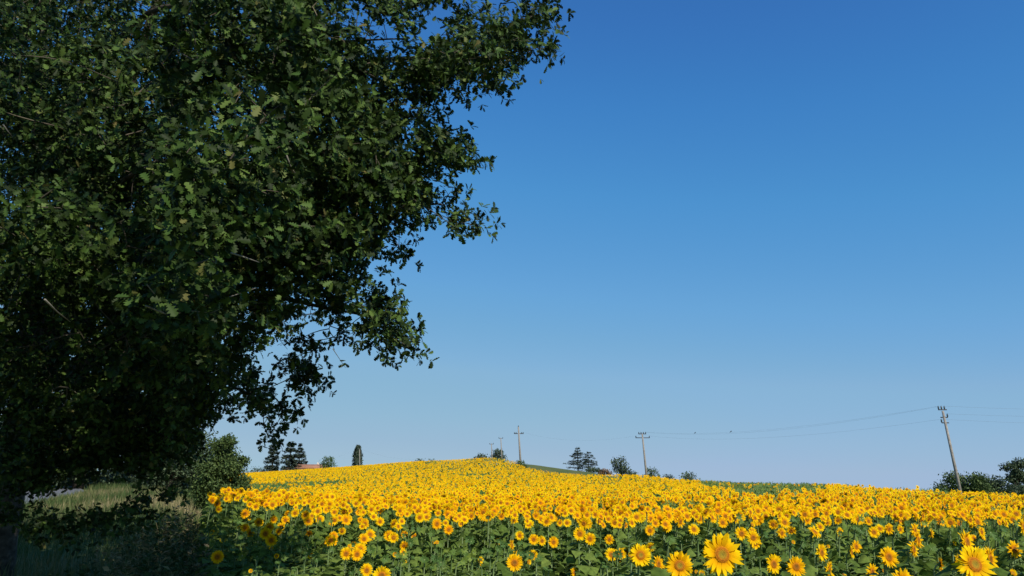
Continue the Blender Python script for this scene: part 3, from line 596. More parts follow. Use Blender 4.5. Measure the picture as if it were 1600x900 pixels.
# flowers that stand out in the photograph: (px, py, apparent diameter px, true diameter, face, tilt, ripe, label)
HERO = [
 (1128, 864, 60, .25, 12, 6, 0, 'largest sunflower near the bottom, wide orange ring round its green-yellow centre'),
 (1062, 882, 40, .22, 0, 8, 0, 'second largest sunflower left of the biggest bloom, flat yellow-green centre'),
 (1001, 866, 33, .21, 8, 8, 0, 'round sunflower left of the pair of big blooms, standing clear of the leaves'),
 (1029, 880, 24, .18, 45, 5, 1, 'small narrow sunflower turned aside between two round big blooms'),
 (1523, 880, 55, .26, 8, 14, 0, 'huge sunflower at the lower right with orange ring, in a close trio'),
 (1511, 845, 36, .22, 40, 6, 1, 'sunflower turned right, topmost of the close trio at the lower right'),
 (1547, 872, 36, .22, 38, -5, 1, 'sunflower with ragged petals, behind the huge bloom of the lower right trio'),
 (1389, 869, 30, .21, 18, 8, 1, 'lone oval sunflower left of the lower right trio'),
 (1209, 880, 29, .21, 28, 6, 1, 'left one of two matching oval sunflowers right of the largest bloom'),
 (1244, 884, 30, .21, 14, 4, 1, 'right one of two matching oval sunflowers right of the largest bloom'),
 (1284, 862, 26, .20, 40, 4, 1, 'sunflower turned right above its nodding neighbour, right of the oval pair'),
 (1296, 889, 26, .20, 55, -8, 1, 'nodding sunflower seen almost from the side, right of the oval pair'),
 (1430, 828, 22, .20, 40, 5, 1, 'uppermost of three sunflowers stacked in a column right of the field middle'),
 (1435, 842, 25, .21, 48, 4, 1, 'middle one of three sunflowers stacked in a column'),
 (1428, 857, 24, .20, 42, 0, 1, 'lowest of three sunflowers stacked in a column'),
 (1338, 853, 19, .18, 30, 5, 1, 'rear one of two small touching sunflowers left of the stacked column'),
 (1331, 862, 20, .18, 55, 0, 1, 'front one of two small touching sunflowers left of the stacked column'),
 (1177, 839, 21, .19, 12, 6, 1, 'small sunflower above and right of the largest bloom'),
 (1108, 862, 20, .17, 10, 10, 1, 'small sunflower tucked behind the left side of the largest bloom'),
 (1585, 857, 26, .20, 22, 6, 1, 'oval sunflower near the right edge, right of the lower right trio'),
 (1599, 822, 26, .20, 45, 6, 1, 'sunflower cut by the right edge of the photo'),
 (1470, 881, 22, .17, 68, -4, 1, 'sunflower seen edge-on left of the huge lower right bloom'),
 (1456, 832, 15, .15, 55, 0, 1, 'small half-turned sunflower right of the stacked column'),
 (1534, 830, 16, .15, 30, 5, 1, 'small sunflower above the lower right trio'),
 (1363, 892, 24, .19, 35, -2, 1, 'sunflower low at the bottom edge, turned right, below the lone oval bloom'),
 (1412, 906, 34, .22, 5, 16, 1, 'sunflower mostly cut by the bottom edge, only its top petals showing'),
 (1316, 898, 18, .17, 15, 8, 1, 'small sunflower at the bottom edge right of the nodding bloom'),
 (804, 878, 25, .20, 8, 8, 1, 'lone round sunflower among leaves below the middle of the field'),
 (597, 898, 27, .21, 0, 10, 1, 'sunflower half cut by the bottom edge, left of the field middle'),
 (573, 890, 20, .19, 35, 5, 1, 'oval sunflower beside the half-cut bloom at the bottom'),
 (541, 864, 19, .19, 18, 6, 1, 'left one of a sunflower pair among leaves, left of the field middle'),
 (558, 865, 19, .19, 26, 6, 1, 'right one of a sunflower pair among leaves, left of the field middle'),
 (517, 843, 17, .18, 30, -4, 1, 'dark-centred sunflower above the left leafy pair, petals drooping'),
 (340, 869, 19, .19, 10, 4, 1, 'lone sunflower in deep shade at the left corner of the field'),
 (415, 833, 18, .19, 5, 4, 1, 'bright sunflower in the shaded left clump of three'),
 (424, 843, 18, .19, 10, 4, 1, 'darker sunflower low in the shaded left clump of three'),
 (421, 823, 15, .18, 0, 4, 1, 'dim sunflower at the top of the shaded left clump of three'),
 (383, 824, 13, .17, 8, 4, 1, 'small sunflower in shade, left of the shaded clump of three'),
 (391, 832, 13, .17, 20, 0, 1, 'small dark sunflower touching another left of the shaded clump'),
 (404, 815, 13, .17, 5, 6, 1, 'small bright sunflower above the shaded clump of three'),
 (461, 801, 13, .19, 0, 6, 1, 'left sunflower of a bright sunlit cluster amid shade'),
 (477, 804, 14, .19, 0, 6, 1, 'big middle sunflower of a bright sunlit cluster amid shade'),
 (481, 813, 13, .18, 5, 6, 1, 'lowest sunflower of a bright sunlit cluster amid shade'),
 (446, 812, 13, .19, 10, 6, 1, 'sunlit sunflower just left of the bright cluster amid shade'),
 (439, 822, 12, .18, 25, 0, 1, 'small half-shaded sunflower below the bright cluster'),
 (608, 836, 16, .18, 14, 6, 1, 'left one of two joined sunflowers above the leafy left pair'),
 (615, 839, 16, .18, 14, 6, 1, 'right one of two joined sunflowers above the leafy left pair'),
 (647, 837, 12, .17, 6, 8, 1, 'small round sunflower alone between two leafy gaps left of middle'),
 (681, 845, 12, .17, 30, 6, 1, 'small narrow sunflower hanging below the bloom band left of middle'),
 (834, 842, 16, .18, 8, 8, 1, 'left one of a sunflower trio below the bloom band at middle'),
 (847, 844, 15, .18, 30, 4, 1, 'narrow middle one of a sunflower trio below the bloom band'),
 (865, 846, 17, .18, 22, 4, 1, 'right one of a sunflower trio below the bloom band at middle'),
 (812, 836, 14, .17, 18, 6, 1, 'small bright sunflower just left of the middle trio'),
 (906, 833, 20, .20, 8, 6, 1, 'round sunflower right of the middle trio, under the bloom band'),
 (922, 841, 18, .19, 6, 6, 1, 'lower sunflower next to a round one right of the middle trio'),
 (952, 842, 15, .18, 20, -4, 1, 'ragged small sunflower left of the round bright bloom'),
 (898, 893, 16, .17, 40, 4, 1, 'small sunflower turned right at the bottom edge left of the big blooms'),
 (966, 882, 13, .15, 0, 14, 1, 'tiny ragged sunflower left of the round bright bloom, low among leaves'),
 (777, 846, 11, .16, 30, 4, 1, 'small narrow sunflower left of the lone middle round one'),
 (747, 896, 14, .17, 38, 4, 1, 'narrow sunflower rising from the bottom edge near the middle'),
]
hero_xy = []
G_SUN = 'sunflowers in the leafy front border'
def plant(x, y, zneck, face_, tilt_, dia, kind, k, label, ripe):
    zb = h1(x, y); s = (zneck - zb) / H0
    t = thing('sunflower', label, 'sunflower', (x, y, zb), face_, G_SUN); t.scale = (min(max(s, .8), 1.1),) * 2 + (s,)
    link('stem', STEMS[k % 3], t); link('foliage', FOLI[k % 7], t, (0, 0, 0), (0, 0, rng.uniform(0, 6.28)))
    sx, sz = t.scale[0], t.scale[2]; loc = (0, -.06 / sx, H0)
    rot = (math.pi / 2 - tilt_, 0, 0); 
    if kind == 'bloom':
        q = dia / .24; sc = (q / sx, q / sz, q / sx)
        hd = link('flower_head', DISC_B if ripe else DISC_Y, t, loc, rot, sc)
        link('petals', PETS[k % 6], hd, (0, 0, 0), (0, 0, rng.uniform(0, 6.28))); link('sepals', SEP, hd)
    elif kind == 'opening':
        q = dia / .24 * .8; hd = link('flower_head', DISC_Y, t, loc, (rot[0] * .8, 0, 0), (q / sx, q / sz, q / sx)); link('petals', PET_SHORT, hd, (0, 0, .0), (0, 0, 0), (.8, .8, 1.0)); link('sepals', BUDSEP, hd)
    else:
        q = dia / .24 * rng.uniform(.4, .62); hd = link('bud', BUD, t, loc, (rot[0] * .55, 0, 0), (q / sx,) * 3); link('sepals', BUDSEP, hd)
    return t
for k, (hx, hy, dpx, dia, fc, tl, ripe, lab) in enumerate(HERO):
    D = dia * F / dpx * math.cos(PITCH) / (math.cos(PITCH)); p = at(hx, hy, D)
    a = R(fc); neck = p + np.array([-math.sin(a) * .065, math.cos(a) * .065, -.01])
    neck[2] = max(neck[2], h1(neck[0], neck[1]) + .7)
    plant(neck[0], neck[1], neck[2], a, R(tl), dia, 'bloom', k, lab, ripe); hero_xy.append(neck[:2])
hero_xy = np.array(hero_xy)
# the nearest other plants as things of their own
ok = np.array([np.min(np.hypot(hero_xy[:, 0] - a_, hero_xy[:, 1] - b_)) > .16 for a_, b_ in zip(px_, py_)])
ok &= ~((py_ < 4.3))
# no leafy plant may rise in front of the camera's lower frame edge with a bloom
for (hx, hy, dpx, dia, *_) in HERO:
    if dpx < 15: continue
    Dh = dia * F / dpx; c = (py_ < Dh + .1) & (np.abs(ppx - hx) < dpx * .6 + 260 / np.maximum(py_, 2))
    lim = EYE[2] - (hy + dpx * .62 - 770) / 1294 * py_ - .12 - gz
    ht = np.where(c, np.minimum(ht, np.maximum(lim, .55)), ht)
qx, qy, _ = proj(np.stack([px_, py_, gz + ht], -1))
inview = (qx > -10) & (qx < 1610) & (qy < 925)
near = (py_ < 15) & ok
bloom &= ~((py_ < 8.5))
score = np.where(inview & ok, py_ * np.where(bloom | opening, 1.0, 1.22), 1e9)
idx = np.argsort(score)[:300 - len(HERO)]; sel = np.zeros(len(PL), bool); sel[idx] = True; sel &= score < 1e8
def zone_label(x, y, kind):
    pxx = 800 + (x / y) * F / math.cos(PITCH)
    if kind == 'bloom': return 'small open sunflower in the dim shaded left front of the field' if pxx < 480 else 'small open sunflower at the lower fringe of the yellow bloom band'
    if kind == 'opening': return 'half-opened yellow-green sunflower bud in the shaded left border' if pxx < 480 else 'half-opened yellow-green sunflower bud among the sunlit border leaves'
    return 'leafy unopened sunflower plant in the shaded left border' if pxx < 480 else 'leafy unopened sunflower plant in the sunlit front border'
for i in np.where(sel)[0]:
    kd = 'bloom' if bloom[i] else 'opening' if opening[i] else 'bud'
    plant(px_[i], py_[i], gz[i] + ht[i], face[i], tilt[i], hdia[i] * (.85 if py_[i] < 12 else 1), kd, int(i), zone_label(px_[i], py_[i], kd), 1)

# ------------------------------------------------------------------ the rest of the field as one mass
F_ = Acc(); rest = ok & ~sel
MS = [M_PETAL, M_DISC, M_SLEAF, M_STEM, M_BUD]
def remap(t, mp): v, a, bq, m_, r_ = t.arr() if isinstance(t, T) else t; return (v, a, bq, np.array([mp[i] for i in m_]), r_)
def headM(i):
    n = np.stack([np.sin(face[i]) * np.cos(tilt[i]), -np.cos(face[i]) * np.cos(tilt[i]), np.sin(tilt[i])], -1)
    roll = rng.random(len(i)) * 6.283; upv = np.stack([np.cos(roll), np.zeros(len(i)), np.sin(roll)], -1)
    return frames(upv - n * np.sum(upv * n, 1, keepdims=True), n)
def pos(i, back=.0): return np.stack([px_[i] + np.sin(face[i]) * .06, py_[i] - np.cos(face[i]) * .06, gz[i] + ht[i]], -1)
# 1: up to 32 m
i1 = np.where(rest & (py_ < 32))[0]; ib = i1[bloom[i1]]; io = i1[~bloom[i1]]
for v in range(4):
    q = ib[v::4]; Mx = headM(q); P = pos(q); sc = hdia[q] / .24
    F_.put(remap(petals_t(15, 2, 70 + v, 1.0, 2, .03), {0: 0}), Mx, P, sc, rng.random(len(q)))
    F_.put(remap(disc_t(10), {0: 1, 1: 4}), Mx, P, sc, .4 + .6 * rng.random(len(q)))
    q2 = i1[v::4]; fa = foliage_acc(20 + v, 20, False)
    fo = (np.concatenate(fa.V), np.concatenate(fa.N), np.concatenate(fa.L), np.full(len(np.concatenate(fa.N)), 2), np.concatenate(fa.Rd))
    S3 = np.stack([np.ones(len(q2)) * 1.05, np.ones(len(q2)) * 1.05, ht[q2] / H0], -1)
    F_.put(fo, rotz(rng.random(len(q2)) * 6.283), np.stack([px_[q2], py_[q2], gz[q2]], -1), S3, rng.random(len(q2)))
    F_.put(remap(tube_t(stem_path(seed=v)[[0, 2, 4, 6]], [.014, .012, .010, .010], 5), {0: 3}), rotz(face[q2]), np.stack([px_[q2], py_[q2], gz[q2]], -1), S3, rng.random(len(q2)))
Mx = headM(io); F_.put(remap(sepals_t(9, .05, 5, 0, 0, .6, .012), {0: 4}), Mx, pos(io), .9 + .4 * rng.random(len(io)), rng.random(len(io)))
yo = io[opening[io]]; F_.put(remap(petals_t(12, 2, 77, .55, 2, 0, 1.0), {0: 0}), headM(yo), pos(yo), hdia[yo] / .3, rng.random(len(yo)))
# 2 and 3: simpler with distance
def star(n, R_, r0):
    t = T()
    for k in range(n):
        a = 2 * math.pi * k / n; w_ = math.pi / n * 1.25
        t.add([(r0 * math.cos(a - w_), r0 * math.sin(a - w_), 0), (R_ * .72 * math.cos(a - w_ * .75), R_ * .72 * math.sin(a - w_ * .75), .012 * (k % 2)), (R_ * math.cos(a), R_ * math.sin(a), .02 * (k % 3) - .01), (R_ * .72 * math.cos(a + w_ * .75), R_ * .72 * math.sin(a + w_ * .75), .012 * (k % 2)), (r0 * math.cos(a + w_), r0 * math.sin(a + w_), 0)], [(0, 1, 2, 3, 4)], 0, [0, .7, 1, .7, 0])
    return t
def ngon(n, R_, z, m): return T().add([(R_ * math.cos(2 * math.pi * k / n), R_ * math.sin(2 * math.pi * k / n), z) for k in range(n)], [tuple(range(n))], m, .7)
for (y0, y1, st, dn, nl, lsz) in ((32, 85, star(10, .12, .03), 8, 7, .26), (85, 400, star(6, .115, .03), 6, 4, .34)):
    i2 = np.where(rest & (py_ >= y0) & (py_ < y1))[0]; q = i2[bloom[i2]]; Mx = headM(q); P = pos(q); sc = hdia[q] / .235 * (1.12 if y0 > 60 else 1.0)
    F_.put(st, Mx, P, sc, rng.random(len(q))); F_.put(ngon(dn, .047, .012, 1), Mx, P, sc, .4 + .6 * rng.random(len(q)))
    F_.put(ngon(6, .05, -.014, 4), Mx, P, sc, rng.random(len(q)))
    for k in range(nl):
        n = len(i2); a = rng.random(n) * 6.283; d = np.stack([np.cos(a), np.sin(a), rng.normal(size=n) * .2], -1)
        P = np.stack([px_[i2], py_[i2], gz[i2] + ht[i2] * (.35 + .62 * (k + rng.random(n) * .6) / nl)], -1)
        F_.put(remap(T().add([(0, 0, 0), (.42, .4, .03), (0, 1, -.2), (-.42, .4, .03)], [(0, 1, 2, 3)]), {0: 2}), frames(d, np.array([.1, -.35, 1.0]) + rng.normal(size=(n, 3)) * .3), P, lsz * (.6 + .6 * rng.random(n)), rng.random(n))
    iw = i2[~bloom[i2]]; F_.put(remap(T().add([(-.012, 0, -.5), (.012, 0, -.5), (.01, 0, .05), (-.01, 0, .05)], [(0, 1, 2, 3)]), {0: 3}), None, pos(iw), 1 + .3 * rng.random(len(iw)), rng.random(len(iw)))
    F_.put(remap(sepals_t(5, .09, 5, 0, 0, .6, .012), {0: 4}), headM(iw), pos(iw), 1 + .5 * rng.random(len(iw)), rng.random(len(iw)))
fo = link('sunflower_field', F_.mesh('sunflower_field', MS)); fo['kind'] = 'stuff'
tag(fo, 'dense yellow mass of blooming sunflowers covering the field and hill', 'sunflowers')

# ------------------------------------------------------------------ oak
def oak_leaf():
    prof = [(.0, .02), (.12, .05), (.24, .19), (.31, .08), (.45, .30), (.52, .11), (.68, .36), (.74, .15), (.90, .25), (1.0, .07)]
    vs = [(0, 0, 0), (0, 1, -.10)]; R_, L_ = [], []
    for (f, x) in prof:
        z = -.10 * f * f + .22 * x
        R_.append(len(vs)); vs.append((x, f, z)); L_.append(len(vs)); vs.append((-x, f, z))
    mids = []
    for f in (.31, .52, .74): mids.append(len(vs)); vs.append((0, f, -.10 * f * f))
    fr, fl = [], []
    seq = [0] + mids + [1]; cuts = [0, 4, 6, 8, 10]       # split each half at the sinuses so that every face stays simple
    for j in range(4):
        lo = max(cuts[j] - 1, 0); a = R_[lo:cuts[j + 1]]; c = L_[lo:cuts[j + 1]]
        fr.append(tuple([seq[j]] + a + [seq[j + 1]])); fl.append(tuple([seq[j + 1]] + list(reversed(c)) + [seq[j]]))
    return T().add(vs, fr + fl)
OL = oak_leaf().arr()
POLY = np.array([(-700, -300), (500, -300), (640, -180), (700, -60), (760, 10), (800, 5), (812, -10), (865, 18), (862, 32), (840, 40), (862, 75), (845, 100), (832, 125), (800, 160), (775, 160), (750, 150), (722, 170), (700, 195), (735, 215), (745, 240), (735, 268), (700, 282), (738, 300), (728, 322), (747, 352), (735, 366), (700, 366), (668, 350), (640, 372), (655, 385), (648, 415), (610, 425), (640, 470), (640, 500), (661, 535), (655, 550), (615, 545), (560, 555), (530, 560), (485, 590), (490, 612), (470, 622), (455, 600), (440, 640), (478, 662), (470, 675), (440, 668), (400, 668), (372, 656), (350, 664), (332, 690), (305, 730), (240, 750), (120, 757), (70, 782), (-700, 775)], float)
POLY[:, 0] -= np.where((POLY[:, 0] > 450) & (POLY[:, 1] > -100), 16.0, 0.0)
HOLES = [(480, 530, 55), (430, 600, 40), (430, 555, 30), (590, 60, 42), (540, 30, 40), (660, 40, 40), (700, 10, 35), (620, 95, 22), (560, 520, 26), (640, 170, 16), (520, 590, 30), (240, 620, 16), (640, 205, 12), (580, 330, 16), (470, 470, 18), (505, 100, 14), (72, 180, 10), (20, 320, 10), (73, 492, 10), (530, 500, 20), (690, 210, 16), (350, 645, 14), (590, 400, 14)]
def inside(P, Q):
    x, y = P[:, 0], P[:, 1]; r = np.zeros(len(P), bool); n = len(Q)
    for i in range(n):
        x1, y1 = Q[i]; x2, y2 = Q[(i + 1) % n]
        c = ((y1 > y) != (y2 > y)); xi = (x2 - x1) * (y - y1) / (y2 - y1 + 1e-12) + x1; r ^= c & (x < xi)
    return r
def edge_dist(P, Q):
    d = np.full(len(P), 1e9)
    for i in range(len(Q)):
        a, b2 = Q[i], Q[(i + 1) % len(Q)]; ab = b2 - a; t = np.clip(((P - a) @ ab) / ab.dot(ab), 0, 1); d = np.minimum(d, np.linalg.norm(P - a - t[:, None] * ab, axis=1))
    return d
TRUNK = np.array([px2u(12) * 15.0, 15.0]); TZ = h1(*TRUNK)
def crown_mid(px, py):
    y = 8.9 - 1.2 * np.exp(-((px - 60) / 260.0) ** 2 - ((py - 380) / 260.0) ** 2)
    y = y + 2.3 * np.clip((py - 470) / 220, 0, 1) - .5 * np.clip((px - 650) / 200, 0, 1) + np.clip((-py) / 600, 0, 1) * 3 + np.clip(-px / 600, 0, 1) * 3
    return y
def sample_sprays(n):
    C = np.stack([rng.uniform(-600, 870, n * 6), rng.uniform(-300, 810, n * 6)], -1)
    C = C[inside(C, POLY)]; d = edge_dist(C, POLY); off = (C[:, 0] < -60) | (C[:, 1] < -80)
    C = C[(d > 20 + 26 * vnoise(C[:, 0], C[:, 1], 42, 12)) & (~off | (rng.random(len(C)) < .22))]
    for (hx, hy, hr) in HOLES: C = C[np.hypot(C[:, 0] - hx, C[:, 1] - hy) > hr * rng.uniform(.7, 1.1, len(C))]
    d = edge_dist(C, POLY)
    th = np.clip(.45 + 3.6 * (d / 220.0) ** .75, 0, 4.4)
    Yd = crown_mid(C[:, 0], C[:, 1]) + th * (rng.random(len(C)) * 2 - 1) * np.where(rng.random(len(C)) < .5, 1, .75) + .55 * th * (C[:, 0] < 250)
    Yd = np.maximum(Yd, 4.6); P = np.array([at(c[0], c[1], y) for c, y in zip(C, Yd)])
    cl = .62 * vnoise(P[:, 0] * .75 + P[:, 1] * .45, P[:, 2] * 1.5 + P[:, 0] * .35, .95, 31) + .38 * vnoise(P[:, 0] + 3, P[:, 1] + P[:, 2], 1.6, 32)      # leaves gather in boughs with dark gaps between
    k = (cl > .52) | (rng.random(len(C)) < .10) | (d < 45); k &= ~((C[:, 1] > 420) & (C[:, 0] > 320) & (rng.random(len(C)) < .45)); C, Yd, d = C[k][:n], Yd[k][:n], d[k][:n]
    return C, Yd, d
Cs, Yd, ed = sample_sprays(7000)
SP = np.array([at(c[0], c[1], y) for c, y in zip(Cs, Yd)]); ed_m = ed
# fringe twigs that trace the outline, and the low hanging sprays
fr = []
for i in range(len(POLY)):
    a, b2 = POLY[i], POLY[(i + 1) % len(POLY)]; L = np.linalg.norm(b2 - a)
    for t_ in np.arange(6, L, 10):
        if vnoise(*(a + (b2 - a) * t_ / L), 30, 13) < .36: continue
        p = a + (b2 - a) * t_ / L
        if -40 < p[0] < 900 and -40 < p[1] < 800:
            nrm = np.array([(b2 - a)[1], -(b2 - a)[0]]) / L; p = p - nrm * (rng.uniform(6, 34) + 20 * (p[1] > 440)) * (1 if not inside((p - nrm * 8)[None], POLY)[0] == False else -1); fr.append(p)
for (cx, cy, sx, sy, n) in ((150, 805, 45, 12, 17), (80, 812, 38, 14, 14), (212, 792, 12, 8, 4), (225, 765, 8, 8, 3), (252, 768, 9, 10, 4), (470, 600, 16, 12, 7), (462, 572, 16, 8, 6), (428, 664, 3, 5, 1), (0, 790, 40, 14, 10), (462, 645, 5, 5, 2), (848, 22, 10, 4, 5), (830, 30, 8, 6, 4), (848, 78, 8, 4, 4), (815, 2, 5, 8, 4), (632, 538, 14, 6, 6), (735, 355, 8, 5, 4), (728, 245, 8, 8, 4)):
    for k in range(n): fr.append((cx + rng.normal() * sx * .6, cy + rng.normal() * sy * .6))
fr = np.array(fr); fy = crown_mid(fr[:, 0], fr[:, 1]) + rng.normal(size=len(fr)) * .45
FRP = np.array([at(c[0], c[1], y) for c, y in zip(fr, fy)])
SP = np.concatenate([SP, FRP])
# rear of the crown, behind and around the trunk
nb = 900; d = unit(rng.normal(size=(nb, 3))); BK = np.array([TRUNK[0] - .5, TRUNK[1] + 1.0, 8.0]) + d * np.array([6.2, 6.0, 4.6]) * (rng.random(nb) ** .4)[:, None]
BK = BK[(BK[:, 2] > 4.6)]; SP = np.concatenate([SP, BK])
n2 = 2300; cc = np.stack([np.minimum(rng.uniform(-250, 560, n2), rng.uniform(-50, 900, n2)), rng.uniform(-120, 600, n2)], -1); dd = edge_dist(cc, POLY); cc = cc[inside(cc, POLY) & (dd > 70)]
SP = np.concatenate([SP, np.array([at(c[0], c[1], rng.uniform(11.5, 17.5)) for c in cc])])
print('sprays', len(SP))
def grow_tree(SP, fork, spread_r, base_paths, leaf_len, seed, name, label, group, dense=1.0):
    """limbs run from the fork to the crown; every spray hangs on the nearest wood by a thin branch"""
    r2 = np.random.default_rng(seed)
    limbs = Acc(); twigs = Acc(); nodes = []; limb_accs = []
    for path, r0, r1 in base_paths:
        P = np.asarray(path, float); s = np.linspace(0, 1, len(P)); q = np.linspace(0, 1, 22)
        Q = np.stack([np.interp(q, s, P[:, k]) for k in range(3)], -1)
        Qs = Q.copy()
        for _ in range(4): Qs[1:-1] = (Qs[:-2] + 2 * Qs[1:-1] + Qs[2:]) / 4
        Qs[1:-1] += np.cumsum(r2.normal(size=(20, 3)) * .03, 0) * np.sin(q[1:-1] * math.pi)[:, None]
        limb_accs.append(tube_t(Qs, r0 + (r1 - r0) * q ** .7, 9)); nodes.append(Qs[4:])
    nodes = np.concatenate(nodes)
    order = np.argsort(np.min(np.linalg.norm(SP[:, None, :] - nodes[None, ::3, :], axis=2), axis=1))
    for i in order:
        p = SP[i]; dd = np.linalg.norm(nodes - p, axis=1); k = np.argmin(dd); a = nodes[k]; L = dd[k]
        if L < .05: continue
        m_ = (a + p) / 2 + r2.normal(size=3) * .10 * L + np.array([0, 0, .07 * L]); t_ = np.linspace(0, 1, 5)[:, None]
        Q = a * (1 - t_) ** 2 + 2 * m_ * t_ * (1 - t_) + p * t_ ** 2; r_ = .004 + .0065 * min(L, 2.0)
        twigs.put(tube_t(Q, np.linspace(r_, .003, 5), 4, 0, False)); nodes = np.concatenate([nodes, Q[2:4]] if L > .35 else [nodes, Q[3:4]])
    # leaves: a few rosettes per spray
    n = len(SP); out = unit(SP - np.array([fork[0], fork[1], SP[:, 2].mean() - 1.5])); crown = Acc()
    for ros in range(5):
        nl = 6
        tipd = unit(out + r2.normal(size=(n, 3)) * .8 + np.array([0, 0, -.10]))
        rp = SP + tipd * r2.uniform(.02, .34, (n, 1)) * (1 if ros else .3)
        kp = r2.random(n) < (dense if ros else 1)
        for k in range(nl):
            ang = 2 * math.pi * k / nl + r2.random(n) * .9
            ref = unit(np.cross(tipd, np.array([.2, .1, 1.0]))); r3 = np.cross(ref, tipd)
            rad = ref * np.cos(ang)[:, None] + r3 * np.sin(ang)[:, None]
            d = unit(rad + tipd * r2.uniform(.1, 1.0, (n, 1)) + np.array([0, 0, -.15])); nn = unit(tipd * .7 + np.array([.1, -.15, .75]) + r2.normal(size=(n, 3)) * .38)
            q = kp & (r2.random(n) < .88)
            crown.put(OL, frames(d, nn)[q], (rp + tipd * r2.uniform(-.03, .03, (n, 1)))[q], (leaf_len * r2.uniform(.7, 1.3, n))[q], r2.random(n)[q])
    t = thing(name, label, 'tree', (fork[0], fork[1], h1(fork[0], fork[1])), 0, group); off = -np.array(t.location)
    for k, la in enumerate(limb_accs):
        la.v = [tuple(np.array(v_) + off) for v_ in la.v]
        o = part('trunk' if k == 0 else 'limb', Acc().put(la), M_BARK, t, True)
    twigs.V = [v_ + off for v_ in twigs.V]; crown.V = [v_ + off for v_ in crown.V]
    part('branches', twigs, M_TWIG, t); part('crown', crown, M_OAK, t); return t
FK = np.array([TRUNK[0] + .1, TRUNK[1] - .1, TZ + 3.2])
A = lambda px, py, y: at(px, py, y)
paths = [([(TRUNK[0] - .05, TRUNK[1], TZ - .3), (TRUNK[0], TRUNK[1], TZ + 1.2), FK, FK + np.array([.2, -.3, 2.2]), FK + np.array([-.2, -.2, 4.8]), FK + np.array([.1, .1, 7.5])], .40, .07)]
for tgt, mid in ((A(640, 60, 9.0), A(330, 60, 11.0)), (A(800, 90, 8.5), A(450, 130, 10.5)), (A(690, 320, 9.0), A(350, 300, 11.2)), (A(600, 500, 9.6), A(330, 470, 11.5)), (A(440, 640, 11.0), A(230, 560, 12.6)), (A(260, 720, 11.5), A(120, 660, 13)), (A(60, 380, 6.8), A(40, 420, 10.5)), (A(250, 250, 7.0), A(150, 330, 10.5)), (A(420, 0, 8.5), A(200, 60, 11)), (A(600, -300, 10), A(300, -200, 12)), (A(150, -500, 12), A(80, -200, 13)), (A(-300, 100, 11), A(-150, 250, 13))):
    paths.append(([FK, (FK + mid) / 2 + np.array([0, 0, .35]), mid, (mid + tgt) / 2 + np.array([0, 0, .12]), tgt], .14, .007))
for v in ((-5, 4, 4.5), (3, 5, 5), (-4, -2, 5.5)):
    paths.append(([FK, FK + np.array(v) * .5 + np.array([0, 0, .5]), FK + np.array(v)], .13, .03))
oak = grow_tree(SP, TRUNK, 9, paths, .083, 5, 'oak_tree', 'huge dark oak overhanging the field corner, trunk at the left edge', 'oaks by the road')
# bare dead twigs catching the light in the crown
for (pts, r_) in (([(228, 478), (262, 492), (300, 486), (340, 470), (400, 450)], .011), ([(300, 486), (330, 489), (372, 470)], .007), ([(448, 243), (456, 264), (470, 282)], .011), ([(70, 468), (90, 488), (110, 503)], .011), ([(230, 445), (250, 470), (262, 492)], .007), ([(360, 395), (385, 403), (405, 410)], .013), ([(268, 452), (300, 445)], .009), ([(520, 545), (530, 560), (540, 575)], .006), ([(5, 195), (12, 205), (20, 214)], .010)):
    P = np.array([at(p[0], p[1], crown_mid(np.array(p[0]), np.array(p[1])) - 3.3 + .1 * k) for k, p in enumerate(pts)]) - np.array(oak.location)
    part('dead_twig', Acc().put(tube_t(P, np.linspace(r_, r_ * .35, len(P)) * .6, 5)), M_DEAD, oak)
# unseen oak added behind the camera, crown sized to shade the left corner
nb = 1900; d = unit(rng.normal(size=(nb, 3))); S2 = np.array([-2.7, -4.9, 13.3]) + d * np.array([5.6, 4.4, 7.6]) * (rng.random(nb) ** .4)[:, None]
k0 = np.array([-4.6, -5.5]); z0 = h1(*k0); f2 = np.array([k0[0], k0[1], z0 + 3])
p2 = [([(k0[0], k0[1], z0 - .3), f2, f2 + np.array([.6, .2, 5]), f2 + np.array([1.4, .3, 12])], .42, .08)] + [([f2, f2 + np.array(v) * .5 + np.array([0, 0, .4]), f2 + np.array(v)], .12, .03) for v in ((5, 2, 6), (-3, 3, 7), (4, -2, 9), (-2, -3, 6), (2, 3, 11))]
grow_tree(S2, k0, 5, p2, .095, 9, 'oak_tree', 'unseen oak added behind the viewpoint to shade the big crown and verge', 'oaks by the road')

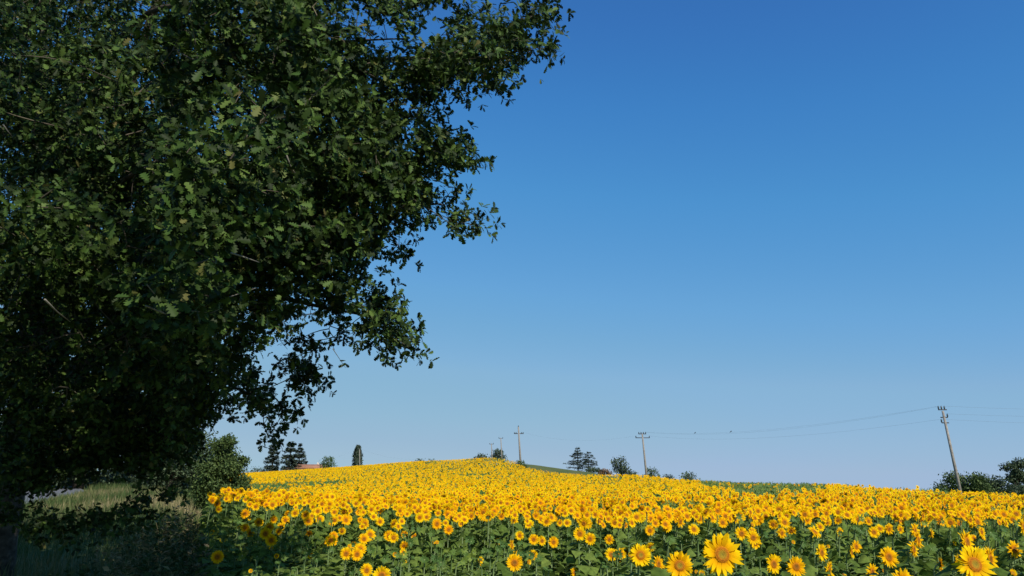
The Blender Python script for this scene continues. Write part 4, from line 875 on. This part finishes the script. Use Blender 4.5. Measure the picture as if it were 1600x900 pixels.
# ------------------------------------------------------------------ verge grass and weeds
def blades(n, xr, yr, hmin, hmax, wdt, cond, seed):
    r2 = np.random.default_rng(seed); x = r2.uniform(*xr, n); y = r2.uniform(*yr, n); k = cond(x, y); x, y = x[k], y[k]; n = len(x)
    h = r2.uniform(hmin, hmax, n) * (.6 + .8 * vnoise(x, y, 1.4, seed)); a = r2.random(n) * 6.283
    t = T().add([(-.5, 0, 0), (.5, 0, 0), (.38, .10, .55), (-.38, .10, .55), (0, .38, 1.0)], [(0, 1, 2, 3), (3, 2, 4)])
    dry = np.clip(vnoise(x, y, 4, 21) * .9 + .5 * np.exp(-((x + 15.5) / 5) ** 2 - ((y - 36) / 10) ** 2) - .12 + r2.normal(size=n) * .16, 0, 1)
    return t, rotz(a), np.stack([x, y, H(x, y) - .02], -1), np.stack([wdt * r2.uniform(.6, 1.4, n), h, h], -1), dry
M_GRASS = leaf_mat('verge_grass', [(0, (0.040, 0.075, 0.022)), (.4, (0.075, 0.115, 0.032)), (.7, (0.19, 0.175, 0.07)), (1, (0.34, 0.27, 0.14))], 0.75, 0.15, 0.2)
verge = lambda x, y: (x < left_edge(y) - .1) & (road_dist(x, y) > 2.9)
a = Acc(); a.put(*blades(30000, (-16, 0), (6, 24), .15, .5, .012, verge, 3)); a.put(*blades(60000, (-34, -6), (22, 70), .2, .6, .03, verge, 4)); a.put(*blades(14000, (-60, -20), (30, 100), .2, .5, .05, verge, 5))
go = link('verge_grass', a.mesh('verge_grass', M_GRASS)); go['kind'] = 'stuff'; tag(go, 'rough grass covering the roadside verge under the oak', 'grass')
# tall dry weeds at the edge of the field
r2 = np.random.default_rng(77); a = Acc(); n = 420; y = r2.uniform(10.5, 22, n); x = left_edge(y) - .05 - np.abs(r2.normal(size=n)) * .75
for k in range(n):
    h_ = r2.uniform(.35, .5 + .03 * y[k]); z = h1(x[k], y[k]); b_ = r2.normal(size=2) * .12; p0 = np.array([x[k], y[k], z - .05]); p1 = p0 + np.array([b_[0], b_[1], h_])
    rv = np.array([r2.random()]); a.put(tube_t([p0, (p0 + p1) / 2 + np.array([b_[0] * -.2, 0, 0]), p1], [.006, .005, .003], 3), rnd=rv)
    m_ = 16; f = r2.uniform(.25, 1, m_); P = p0 + (p1 - p0) * f[:, None]; an = r2.random(m_) * 6.283
    a.put(QL, frames(np.stack([np.cos(an), np.sin(an), np.full(m_, .5)], -1), np.array([0, 0, 1.0]) + r2.normal(size=(m_, 3)) * .4), P, r2.uniform(.05, .14, m_), np.clip(rv + r2.normal(size=m_) * .1, 0, 1))
wo = link('weeds', a.mesh('weeds', M_GRASS)); wo['kind'] = 'stuff'; tag(wo, 'tall tangled weeds between the verge and the shaded sunflowers', 'weeds')
